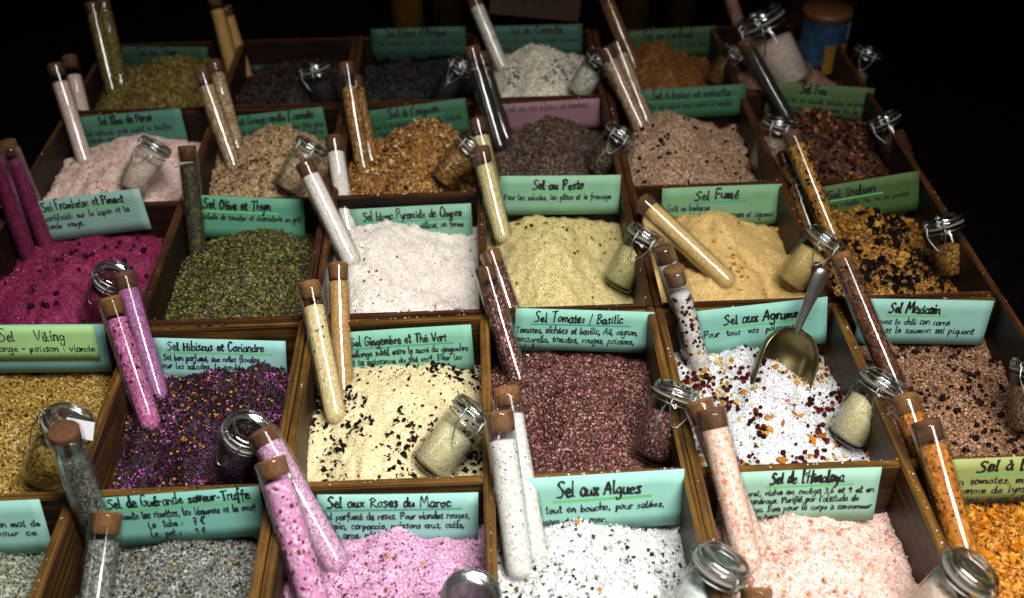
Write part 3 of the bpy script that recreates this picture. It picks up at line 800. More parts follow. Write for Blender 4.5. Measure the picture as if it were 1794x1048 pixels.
# (col,row, TL px, TR px, left height px, colour, title, (t0,t1,ytitle), [(body,x0,x1)], label words, options)
CARDS = [
 (0, 1, (-215, 886), (68, 876), 94, '#8fd9c6', 'Sel du Berger', (.1, .6, .75), [('un peu sauvage, donné en mal de', .04, .97), ('vieux fromage et pour ce', .05, .93)], 'aqua card cut by the left edge of the photo, above grey green salt', {}),
 (1, 1, (168, 874), (452, 852), 84, '#6fc0ac', 'Sel de Guérande saveur-Truffe', (.06, .94, .78), [('agrémente les risottos, les légumes et le oeuf', .02, .96), ('Le  tube :   7 €', .27, .62), ('Le  pot :    9 €', .27, .62)], 'aqua card lettered Sel de Guérande saveur-Truffe with two prices', {}),
 (2, 1, (555, 868), (838, 864), 92, '#86cfbf', 'Sel aux Roses du Maroc', (.06, .84, .76), [('Sel parfumé de roses. Pour viandes rouges,', .02, .95), ('lapin, carpaccio, poissons crus, cuits,', .05, .91), ('le gras, pâtés ..', .08, .47)], 'aqua card lettered Sel aux Roses du Maroc above lilac salt', {'ul': M_TEAL}),
 (3, 1, (905, 840), (1199, 822), 96, '#8fdcc6', 'Sel aux Algues', (.24, .75, .63), [('Sel tout en bouche, pour salées,', .06, .88), ('cassive de la mer.', .07, .54)], 'bright aqua card lettered Sel aux Algues above white flecked salt', {'big': 1.25, 'lh': .0118}),
 (4, 1, (1262, 829), (1545, 818), 92, '#92d3b4', 'Sel de l\'Himalaya', (.32, .78, .76), [('naturel, riche en oméga 3,6 et 9 et en', .1, .985), ('oligominéraux. Purifié par l\'altitude de', .1, .9), ('Himalaya. Bon pour le corps à consommer', .1, .985), ('une heure.', .2, .46)], 'mint card lettered Sel de l\'Himalaya above pale pink salt', {'small': .86}),
 (5, 1, (1662, 805), (1945, 795), 77, '#9fb866', 'Sel à l\'Italienne', (.2, .85, .7), [('en tomates, mais vraiment', .06, .9), ('comme de lyme ou riz', .08, .8), ('pates, porc et poulets', .08, .8)], 'olive green card cut by the right edge, above orange salt', {}),
 (0, 2, (-60, 570), (181, 568), 84, '#7fcac0', '', None, [], 'plain aqua card half covered by a lime card, above yellow brown salt', {}),
 (1, 2, (268, 592), (500, 598), 76, '#86cdc4', 'Sel Hibiscus et Coriandre', (.1, .84, .74), [('Sel bon parfumé, aux notes florales', .06, .8), ('pour les salades, la poulée et la viande', .02, .99)], 'aqua card lettered Sel Hibiscus et Coriandre above purple salt', {}),
 (2, 2, (592, 583), (825, 568), 84, '#74c4a4', 'Sel Gingembre et Thé Vert', (.08, .80, .70), [('mélange subtil entre le sucré du gingembre', .07, .97), ('et la puissance du thé vert. Pour les', .05, .9), ('viandes blanches, poissons et légumes', .05, .86)], 'green card lettered Sel Gingembre et Thé Vert above cream salt', {'ul': M_TEAL}),
 (3, 2, (904, 540), (1147, 547), 72, '#7dccb2', 'Sel Tomates / Basilic', (.14, .78, .7), [('Tomates, séchées et basilic, Ail, oignon,', .01, .89), ('mozzarella, tomates, rouges, poissons,', .01, .88), ('salades', .03, .2)], 'aqua card lettered Sel Tomates / Basilic above mauve brown salt', {'ul': M_TEAL}),
 (4, 2, (1216, 546), (1450, 520), 80, '#7ccab4', 'Sel aux Agrumes', (.22, .82, .64), [('Pour  tous  vos  poissons', .07, .75)], 'aqua card lettered Sel aux Agrumes behind the metal scoop', {}),
 (5, 2, (1512, 523), (1742, 527), 78, '#88cdba', 'Sel Mexicain', (.22, .62, .7), [('Sel avec le chili con carne', .05, .72), ('frites et le saumon sel piquant', .05, .92)], 'aqua card lettered Sel Mexicain above brown pink salt', {}),
 (0, 3, (40, 356), (243, 330), 70, '#86bfae', 'Sel Framboise et Piment', (.14, .85, .74), [('sucré/salé: sur le lapin et la', .1, .88), ('viande  rouge.', .1, .45)], 'grey green card lettered Sel Framboise et Piment above magenta salt', {}),
 (1, 3, (324, 341), (533, 350), 74, '#54a983', 'Sel Olive et Thym', (.15, .72, .7), [('sur salade de tomates et charcuterie en grill', .06, .98)], 'deep green card lettered Sel Olive et Thym above herb salt', {}),
 (2, 3, (613, 367), (825, 356), 74, '#7fc3a2', 'Sel blanc Pyramide de Chypre', (.1, .92, .72), [('Sel naturel, goût fin et délicat, en forme', .03, .92), ('de pyramide. Made Chypre', .03, .55)], 'green card lettered Sel blanc Pyramide de Chypre above white salt', {'ul': M_TEAL}),
 (3, 3, (877, 309), (1088, 307), 68, '#86cba0', 'Sel au Pesto', (.27, .7, .66), [('Pour les salades, les pâtes et le fromage', .03, .94)], 'light green card lettered Sel au Pesto above pale yellow salt', {}),
 (4, 3, (1160, 330), (1370, 322), 70, '#78b886', 'Sel Fumé', (.28, .66, .68), [('Goût au barbecue', .05, .42), ('pour barbecue, viande poisson et légumes', .05, .95)], 'green card lettered Sel Fumé above golden tan salt', {'ul': M_TEAL}),
 (5, 3, (1425, 330), (1610, 299), 68, '#4a743a', 'Sel Indien', (.12, .6, .66), [('curry, volaille, riz, ou au poulet', .08, .92)], 'olive green tilted card lettered Sel Indien above black chunked salt', {}),
 (0, 4, (132, 206), (315, 190), 60, '#4f9a80', 'Sel Bleu de Perse', (.2, .72, .72), [('Sel naturel, goût subtil et truffes', .04, .88), ('viande rouge', .04, .38)], 'green card lettered Sel Bleu de Perse above pinkish white salt', {}),
 (1, 4, (382, 207), (565, 187), 62, '#3f8862', 'Sel Orange vanille / cannelle', (.16, .9, .74), [('pour une salade, les fruits, les foie gras', .03, .97), ('le canard, pour une originale du terroir', .03, .97), ('de mer', .06, .3)], 'green card lettered Sel Orange above beige peel salt', {}),
 (2, 4, (632, 196), (815, 172), 62, '#357a52', 'Sel à l\'oignon', (.25, .72, .72), [('Pour à barbecue, de viande salade', .05, .95), ('le saumon et les poissons', .05, .7)], 'deep green tilted card lettered Sel à l\'oignon above golden brown salt', {}),
 (3, 4, (872, 183), (1050, 172), 52, '#9a7680', 'Sel au vin blanc et herbes', (.08, .9, .72), [], 'dusty pink card with red writing at its foot above grey brown salt', {'thin': 1, 'red': 'le vin rouge'}),
 (4, 4, (1123, 158), (1307, 147), 54, '#3a7c54', 'Sel 4 baies et noisette', (.1, .86, .66), [('Pour sel relevé avec toutes le viandes', .05, .88)], 'green card lettered Sel 4 baies above peppercorn salt', {}),
 (5, 4, (1350, 142), (1533, 155), 58, '#5c8648', 'Sel Fou', (.3, .55, .72), [('pâtes riz sur viande, salades, ou poulet', .1, .98), ('sel pimenté et doux comme fou de sel', .1, .98)], 'olive green card lettered Sel Fou below the large jar', {}),
 (0, 5, (203, 81), (363, 82), 54, '#2c6040', 'Sel au Thym', (.22, .68, .72), [('Pour saveur relevée des grillade', .06, .95)], 'dim green card behind olive yellow salt at the far left', {}),
 (1, 5, (438, 115), (580, 111), 34, '#1f6048', 'sel noir volcanique', (.1, .9, .55), [], 'dim low teal card behind near black salt', {}),
 (2, 5, (649, 51), (815, 46), 52, '#2a6448', 'Sel Poivre d\'Afrique', (.16, .8, .72), [('Pour saveur relevé de viande de boeuf', .04, .97), ('de légumes sautés ou omelettes', .04, .85), ('du poivre noir', .04, .6)], 'dim green card at the back above black salt', {}),
 (3, 5, (858, 46), (1020, 42), 52, '#35745a', 'Sel au Cannelle', (.22, .78, .72), [('Pour la brioche des viandes blanches', .05, .97), ('salade de fruits secs', .05, .7)], 'green card at the back above black streaked white salt', {}),
 (4, 5, (1090, 55), (1255, 45), 52, '#3a6c38', 'Sel au Cerfeuil', (.22, .76, .66), [('Pour poisson crustacé et viande doux', .08, .92)], 'dim green card at the back above dull golden salt', {}),
]


def card_object(name, W, H, col, curl, thick=0.00045):
    nx, ny = 14, 4
    V = []; Fq = []
    for side in (0, 1):
        for i in range(nx + 1):
            for j in range(ny + 1):
                x = (i / nx - .5) * W; y = -j / ny * H
                V.append((x, y, curl(x, y) - side * thick))
    def id_(s, i, j): return s * (nx + 1) * (ny + 1) + i * (ny + 1) + j
    for i in range(nx):
        for j in range(ny):
            Fq.append((id_(0, i, j), id_(0, i, j + 1), id_(0, i + 1, j + 1), id_(0, i + 1, j)))
            Fq.append((id_(1, i, j), id_(1, i + 1, j), id_(1, i + 1, j + 1), id_(1, i, j + 1)))
    ring = [(i, 0) for i in range(nx)] + [(nx, j) for j in range(ny)] + [(i, ny) for i in range(nx, 0, -1)] + [(0, j) for j in range(ny, 0, -1)]
    for k, (i, j) in enumerate(ring):
        i2, j2 = ring[(k + 1) % len(ring)]
        Fq.append((id_(0, i, j), id_(0, i2, j2), id_(1, i2, j2), id_(1, i, j)))
    return link(name, np_mesh(name, V, Fq, True), card_mat(col))


def add_writing(co, parts, W, curl, mat, name, lift=0.00012):
    V, Fq = join_parts(parts)
    if not Fq:
        return
    V = [(x, y, curl(x, y) + lift) for x, y, z in V]
    link(name, np_mesh(name, V, Fq, False), mat, co)


def band(x0, x1, y0, y1, th, rnd, n=14):
    V = []; Fq = []
    for i in range(n + 1):
        t = i / n
        y = y0 + (y1 - y0) * t + rnd.uniform(-.06, .06) * th
        V += [(x0 + (x1 - x0) * t, y + th / 2, 0), (x0 + (x1 - x0) * t, y - th / 2, 0)]
    for i in range(n):
        Fq.append((2 * i, 2 * i + 1, 2 * i + 3, 2 * i + 2))
    return V, Fq


for (c, r, tl, tr_, hpx, colr, title, tpos, body, label, opt) in CARDS:
    rnd = random.Random(c * 31 + r * 7)
    yf = compartment(c, r)[3] - 0.0035
    A = Vector(PY(*tl, yf)); B = Vector(PY(*tr_, yf))
    ex = (B - A).normalized()
    W = (B - A).length
    lean = math.radians(rnd.uniform(9, 13))
    dn = Vector((0, -math.sin(lean), -math.cos(lean)))
    dn = (dn - ex * dn.dot(ex)).normalized()
    # height so that the foot comes out right
    best = None
    for k in range(200):
        H = 0.02 + k * 0.0003
        q = MC.T @ (np.array(A + dn * H) - CP)
        py = CY - F * q[1] / -q[2]
        if py >= tl[1] + hpx:
            best = H; break
    H = best or 0.05
    ez = ex.cross(-dn)
    mid = (A + B) / 2
    mw = Matrix((ex, -dn, ez)).transposed().to_4x4(); mw.translation = mid
    ca = rnd.uniform(-.45, .45); cb = rnd.uniform(-.3, .4)
    def curl(x, y, W=W, ca=ca, cb=cb): return ca * x * x * 0.5 + cb * 0.2 * x * y
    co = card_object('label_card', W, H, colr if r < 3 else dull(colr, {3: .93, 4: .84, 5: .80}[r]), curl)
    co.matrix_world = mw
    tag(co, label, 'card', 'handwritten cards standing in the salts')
    s = W / 0.130
    ul = opt.get('ul', M_GREEN)
    if title:
        xh = 0.0060 * s * opt.get('big', 1.0) * (0.9 if len(title) > 20 else 1.0)
        yt = -H * (1 - tpos[2])
        ytb = yt
        x0, x1 = (tpos[0] - .5) * W, (tpos[1] - .5) * W
        pen = 0.00085 * s if opt.get('thin') else (0.00150 if len(title) > 20 else 0.00195) * s
        add_writing(co, [write_line(title, x0, x1, ytb, xh, pen, rnd)], W, curl, M_INK if not opt.get('thin') else M_INKB, 'title_lettering', 0.0003)
        if not opt.get('thin') and r < 5:
            add_writing(co, [band(x0 - .03 * W, min(x1 + .06 * W, .47 * W), ytb - xh * .55, ytb - xh * .5, xh * .34, rnd)], W, curl, ul if r < 4 else M_DKGREEN, 'underline', 0.00015)
        lines = []
        lh = opt.get('lh', 0.0097) * s * opt.get('small', 1.0)
        for k, (tx, a, b) in enumerate(body):
            yb = ytb - xh * .6 - lh * (k + .92)
            lines.append(write_line(tx, (a - .5) * W, (b - .5) * W, yb, 0.0038 * s * opt.get('small', 1.0), 0.00118 * s, rnd))
        if opt.get('red'):
            add_writing(co, [write_line(opt['red'], -.42 * W, .1 * W, -H * .93, 0.004, 0.0008, rnd)], W, curl, M_INKR, 'red_lettering', 0.0003)
        add_writing(co, lines, W, curl, M_INKB, 'body_lettering', 0.0003)
    if (c, r) == (0, 2):        # the lime card laid over the aqua one
        W2, H2 = W * 1.02, H * .70
        c2 = card_object('label_card', W2, H2, '#9fe08a', lambda x, y: 0.0)
        m2 = mw.copy(); m2.translation = mid + ez * 0.0028 - ex * (W * .075) + dn * 0.0
        c2.matrix_world = m2
        tag(c2, 'lime green card lettered Sel Viking laid over the aqua card behind it', 'card', 'handwritten cards standing in the salts')
        z0 = lambda x, y: 0.0
        add_writing(c2, [write_line('Sel    Viking', -.19 * W2, .28 * W2, -H2 * .42, .0062, .0011, rnd)], W2, z0, M_INKB, 'title_lettering', 0.0003)
        add_writing(c2, [write_line('orange - poisson : viande', -.27 * W2, .48 * W2, -H2 * .74, .0040, .0010, rnd)], W2, z0, M_INKB, 'body_lettering', 0.0003)

def on_salt(c, r, px, off=0.0):
    x0, x1, y0, y1 = compartment(c, r)
    z = -.045
    for _ in range(12):
        p = PZ(*px, z)
        u = np.array([min(max((p[0] - x0) / (x1 - x0), 0), 1)]); v = np.array([min(max((p[1] - y0) / (y1 - y0), 0), 1)])
        z = .5 * z + .5 * (float(HEIGHTS[(c, r)](u, v)[0]) + off)
    return PZ(*px, z)


def best_lean(c, r, b, tp):
    """a backward lean near KR at which the tube clears the boards, with the small shift that needs"""
    x0, x1, y0, y1 = compartment(c, r)
    best = None
    for k in ([KF[(c, r)]] if (c, r) in KF else np.arange(KR[r] + .2, -.3, -.05)):
        t = lean_top(b, *tp, k)
        l = bk = rt = 0
        for f in np.linspace(.0, 1, 30):
            p = b + (t - b) * f
            if p[2] < .003:
                l = max(l, x0 + TR - p[0]); bk = max(bk, p[1] + TR - y1); rt = max(rt, p[0] + TR - x1)
        cost = abs(KR[r] - k) * 1.1 + (l + bk + rt) / .0185
        if best is None or cost < best[0]:
            best = (cost, k, np.array([l - rt, -bk, 0.0]))
    return best[1], best[2]


KF = {(2, 1): .90, (1, 2): .80}
TR = 0.0114
KR = {1: 1.45, 2: 1.15, 3: 1.0, 4: .85, 5: .7}
# ------------------------------------------------------------------ corked tubes
TR = 0.0114


def tube_meshes(L, fill, seed, r=TR):
    out = [(0.0004, 0.0)]
    for k in range(1, 7):
        a = math.pi / 2 * k / 6
        out.append((r * math.sin(a), r - r * math.cos(a)))
    out += [(r, L * .3), (r, L * .6), (r, L - .004), (r + .0005, L - .002), (r + .0004, L)]
    ri = r - .0013
    inn = [(ri, L), (ri, L * .6), (ri, L * .3)]
    for k in range(6, 0, -1):
        a = math.pi / 2 * k / 6
        inn.append((ri * math.sin(a), r - ri * math.cos(a)))
    inn.append((0.0004, .0013))
    glass = lathe('glass', out + inn, 28)
    rc = ri - .0006
    zc = L * fill
    p = [(0.0003, .0018)]
    for k in range(1, 7):
        a = math.pi / 2 * k / 6
        p.append((rc * math.sin(a), r - rc * math.cos(a)))
    nst = 12
    for k in range(1, nst + 1):
        p.append((rc, r + (zc - r) * k / nst))
    p += [(rc * .6, zc + .0012), (.0003, zc + .0016)]
    cont = lathe('contents', p, 24)
    rq = random.Random(seed * 13 + 5)
    dz = rq.uniform(-.003, .0035); cl = rq.uniform(.010, .015); tp = rq.uniform(.0002, .0010)
    ck = lathe('cork', [(.0003, L + dz - cl), (ri - .0006 - tp, L + dz - cl), (ri - .0003 - tp * .5, L + dz - .006), (ri - .0003, L + dz + .0006), (ri - .0002, L + dz + .0026), (ri - .0011, L + dz + .0036), (.0003, L + dz + .0040)], 24)
    return glass, cont, ck


TUBES = [
 # col,row,bottom px, top px, lean k, bury, fill, salt key or None, label words
 (1, 1, (152, 945), (80, 742), .30, .012, .86, (1, 1), 'corked tube of dark grey salt beside the truffle card'),
 (1, 1, (158, 1110), (189, 893), -1.5, .015, .80, (1, 1), 'corked tube of grey salt with a white glare, before the truffle card'),
 (2, 1, (550, 1062), (470, 797), .22, .012, .86, 'petal', 'front corked tube of pink salt with petals, lower of the rose pair'),
 (2, 1, (594, 1000), (454, 752), .50, .004, .92, (2, 1), 'smooth lilac corked tube behind the petal tube of the rose pair'),
 (3, 1, (905, 1008), (868, 714), .22, .006, .83, 'algae', 'front corked tube of flecked white salt, beside the Algues card'),
 (3, 1, (932, 985), (881, 684), .48, .006, .88, 'algae', 'rear corked tube of white salt half hidden behind the Algues front tube'),
 (4, 1, (1312, 1000), (1244, 714), .22, .004, .90, 'himal', 'front corked tube of pale pink salt, beside the Himalaya card'),
 (4, 1, (1326, 978), (1222, 700), .50, .004, .88, 'himal', 'rear corked tube of pink salt behind the Himalaya front tube'),
 (4, 1, (1322, 1275), (1314, 1026), .0, .010, .86, 'himal', 'tube showing only its cork at the bottom edge of the photo'),
 (5, 1, (1692, 985), (1621, 738), .25, .010, .86, 'orang', 'front corked tube of orange salt beside the olive green card'),
 (5, 1, (1672, 948), (1583, 696), .50, .010, .90, 'orang', 'rear corked tube of orange salt behind the front orange tube'),
 (1, 2, (249, 738), (178, 520), .22, .012, .86, 'hibis', 'front corked tube of pink purple salt with dark petals'),
 (1, 2, (264, 692), (203, 479), .50, .012, .90, 'lilac', 'rear corked tube of lilac salt behind the dark petal tube'),
 (2, 2, (573, 742), (525, 498), .20, .003, .86, 'cream', 'front corked tube of cream salt with tea flecks'),
 (2, 2, (585, 690), (576, 462), .50, .010, .88, 'tan', 'rear corked tube of tan salt beside the Gingembre card'),
 (3, 2, (892, 668), (832, 464), .25, .010, .84, (3, 2), 'front corked tube of dark red brown salt beside the Tomates card'),
 (3, 2, (908, 630), (843, 438), .50, .010, .88, (3, 2), 'rear corked tube of dark red brown salt behind its twin'),
 (4, 2, (1226, 640), (1179, 468), .25, .012, .80, 'citr', 'front corked tube of white salt with red berries'),
 (4, 2, (1216, 628), (1158, 428), .50, .012, .88, (4, 2), 'rear corked tube of plain white citrus salt behind the berry tube'),
 (5, 2, (1574, 690), (1472, 447), .40, .010, .92, 'rusty', 'long corked tube of rusty brown salt beside the Mexicain card'),
 (0, 3, (26, 452), (-46, 250), .30, .010, .9, 'mage', 'leftmost of the two dark magenta tubes at the left edge'),
 (0, 3, (60, 436), (-14, 252), .45, .010, .9, 'mage', 'right one of the two dark magenta tubes at the left edge'),
 (1, 3, (313, 455), (292, 258), .30, .012, .88, 'olivd', 'dark green herb tube standing left of the Olive card'),
 (2, 3, (614, 462), (527, 282), .25, .006, .88, (2, 3), 'slanting corked tube of white salt crossing over its neighbour'),
 (2, 3, (606, 405), (580, 240), .50, .010, .86, (2, 3), 'upright corked tube of white salt behind the slanting one'),
 (3, 3, (877, 428), (837, 263), .25, .002, .86, (3, 3), 'front corked tube of pale yellow salt beside the Pesto card'),
 (3, 3, (872, 385), (829, 207), .55, .010, .84, (3, 3), 'rear corked tube of pale yellow salt with a brown cork'),
 (4, 3, (1284, 502), (1124, 352), 1.0, .001, .92, (4, 3), 'golden tan tube lying on the smoked salt'),
 (5, 3, (1462, 424), (1386, 234), .30, .010, .92, 'india', 'front corked tube of yellow salt with black chunks'),
 (5, 3, (1424, 415), (1372, 262), .60, .010, .84, (5, 3), 'rear dark tube hidden behind the yellow chunk tube'),
 (0, 4, (121, 285), (67, 113), .25, .010, .84, (0, 4), 'left corked tube of pinkish white salt at the left'),
 (0, 4, (134, 272), (94, 103), .50, .010, .84, (0, 4), 'right corked tube of pinkish white salt, next to its twin at the left'),
 (1, 4, (379, 300), (319, 127), .25, .010, .88, (1, 4), 'front corked tube of beige peel salt'),
 (1, 4, (385, 268), (341, 108), .50, .010, .88, (1, 4), 'rear corked tube of beige peel salt'),
 (2, 4, (628, 298), (597, 110), .25, .010, .80, (2, 4), 'front corked tube of golden brown onion salt'),
 (2, 4, (642, 285), (612, 135), .50, .010, .88, (2, 4), 'rear tube of onion salt peeping out behind the front one'),
 (3, 4, (874, 258), (823, 82), .25, .010, .80, 'dark', 'dark corked tube left of the pink card'),
 (3, 4, (886, 245), (838, 92), .50, .010, .80, 'dark', 'second dark tube tucked behind the one left of the pink card'),
 (4, 4, (1122, 224), (1058, 82), .25, .010, .86, (4, 4), 'front tube of beige peppercorn salt'),
 (4, 4, (1133, 216), (1078, 72), .50, .010, .86, (4, 4), 'rear tube of beige peppercorn salt'),
 (5, 4, (1383, 216), (1303, 72), .40, .010, .90, 'dark', 'dark rust brown tube with a long glare left of the Fou card'),
 (0, 5, (196, 160), (159, 3), .25, .010, .9, (0, 5), 'front dim yellow tube at the far left'),
 (0, 5, (212, 150), (179, 3), .50, .010, .9, (0, 5), 'rear dim yellow tube at the far left'),
 (1, 5, (413, 144), (375, -4), -.3, .010, .9, 'tan', 'front dim tan tube in the near black salt'),
 (1, 5, (432, 138), (393, 10), -.32, .010, .9, 'tan', 'rear dim tan tube in the near black salt'),
 (3, 5, (880, 118), (828, -6), .30, .010, .9, (3, 5), 'blurred white tube in the black streaked salt'),
 (4, 5, (1112, 120), (1058, -12), .30, .010, .9, (4, 5), 'blurred golden tube in the dull golden salt'),
 (5, 5, (1300, 62), (1262, -60), -.5, .010, .94, (5, 5), 'blurred pale tube at the top edge left of the large jar'),
]
EXTRA = {
 'petal': ([('#e0a9cc', 8), ('#d191bb', 4), ('#f0cfe4', 3)], .0026),
 'algae': ([('#efeeea', 9), ('#e2e0da', 5), ('#d2cfc6', 2)], .0018),
 'himal': ([('#f2d5c6', 6), ('#edc4ae', 4), ('#f5e6de', 3), ('#e2a184', 1.2)], .0022),
 'orang': ([('#cf8c25', 6), ('#b8741a', 4), ('#e0a94a', 2), ('#a8661a', 1)], .0030),
 'hibis': ([('#c77aa8', 6), ('#b0608f', 4), ('#d99cc0', 2)], .0022),
 'lilac': ([('#b97cae', 6), ('#a8689c', 4), ('#c99ac2', 2)], .0018),
 'cream': ([('#e4d2a4', 8), ('#d8c28c', 5), ('#efe2c0', 3)], .0018),
 'tan': ([('#c9a268', 6), ('#b88f54', 4), ('#d8b98a', 2)], .0016),
 'citr': ([('#ece8e6', 6), ('#dcd6d2', 3), ('#d2c8b8', 1.2)], .0020),
 'rusty': ([('#7c4a2a', 5), ('#5c3018', 4), ('#9a6a42', 2), ('#3c1e0e', 2)], .0024),
 'mage': ([('#86145a', 6), ('#6c0e46', 4), ('#a02a70', 2)], .0020),
 'olivd': ([('#4a4618', 6), ('#2e2c0e', 4), ('#6a6630', 2)], .0030),
 'dark': ([('#2a1a10', 6), ('#1a0f08', 4), ('#402a1a', 2)], .0024),
 'india': ([('#b98a34', 6), ('#97691f', 4), ('#d0aa5e', 2)], .0026),
}
EXTRA_M = {k: salt_mat('tube_fill_' + k, p, s, .35) for k, (p, s) in EXTRA.items()}
LEANS = {}
FLECKS = {  # (how many, size mm, colours) of loose pieces lying against the glass
 'algae': (90, 2.4, ['#1a1a14', '#2e2c1c', '#6d6434', '#a8703a'], .55),
 'petal': (150, 4.2, ['#a8607a', '#8a4a52', '#8e5a34', '#7d3560', '#c98aa8'], .35),
 'orang': (130, 2.8, ['#3a1e0a', '#5a2c0c', '#2a1408'], .3),
 'hibis': (150, 3.6, ['#3e1424', '#280a16', '#5a2034', '#8a5a2c'], .35),
 'cream': (50, 3.2, ['#12140e', '#1c1c12'], .75),
 'citr': (170, 4.4, ['#4a0f14', '#6a1a1c', '#350c10', '#c9a050', '#5a1a18'], .2),
 'india': (90, 5.0, ['#120b06', '#1e1108', '#2a1a0c'], .3),
 'himal': (70, 3.4, ['#e8b096', '#e2a184', '#f0c8b4'], .2),
}

for i, (c, r, bp, tp, k, bury, fill, mk, label) in enumerate(TUBES):
    b = on_salt(c, r, bp)
    rear = k > .42 and k < 1
    if k < .0:
        k, sh = -k, np.zeros(3)
    elif k != 1.0:
        if rear and (c, r) in LEANS:
            k, sh = LEANS[(c, r)]
        else:
            k, sh = best_lean(c, r, b, tp)
            LEANS[(c, r)] = (k, sh)
    else:
        k, sh = 2.0, np.zeros(3)
    t = lean_top(b, *tp, k) + sh
    b = b + sh
    if rear:
        q0, q1 = (.006, .013) if (c, r) in KF else (.009, .025)
        b = b + ray(*bp) * q0; t = t + ray(*tp) * q1
    ax = (t - b) / np.linalg.norm(t - b)
    t = t - ax * 0.004
    b = b - ax * bury
    L = float(np.linalg.norm(t - b))
    gl, ct, ck = tube_meshes(L, fill, i, .0130 if r == 1 else TR)
    e = empty('corked_tube', axis_matrix(b, t, random.uniform(0, 6)))
    tag(e, label, 'glass tube', 'corked glass tubes stuck in the salts')
    link('glass', gl, M_TUBE, e)
    m = SALT_MATS[mk] if isinstance(mk, tuple) else EXTRA_M[mk]
    cn = link('contents', ct, m, e)
    if mk in FLECKS:
        nf, mm_, cl_, lo_ = FLECKS[mk]
        rg = np.random.default_rng(900 + i)
        rt_ = (.0130 if r == 1 else TR) - .0019
        aa = rg.random(nf) * 2 * math.pi
        zz = TR + (L * fill - TR - .002) * (lo_ * .4 + (1 - lo_ * .4) * rg.random(nf) ** .8)
        sz = mm_ * 1e-3
        ps = np.stack([np.cos(aa) * (rt_ - sz * .02), np.sin(aa) * (rt_ - sz * .02), zz], -1)
        fv, ff, fc = pieces(rg, ps, sz * .82, 'ball' if mk == 'citr' else 'crumb', np.array([slin(h) for h in cl_]))
        rr_ = np.linalg.norm(fv[:, :2], axis=1)
        over = np.minimum(1, (rt_ + .00055) / np.maximum(rr_, 1e-6))
        fv[:, :2] *= over[:, None]
        fo = link('flecks', np_mesh('flecks', fv, ff, False, fc), M_CHUNK, cn)
        fo['kind'] = 'stuff'
    link('cork', ck, M_CORK if (r <= 2 and i % 3) else M_CORKD, e)

# ------------------------------------------------------------------ clip-top jars


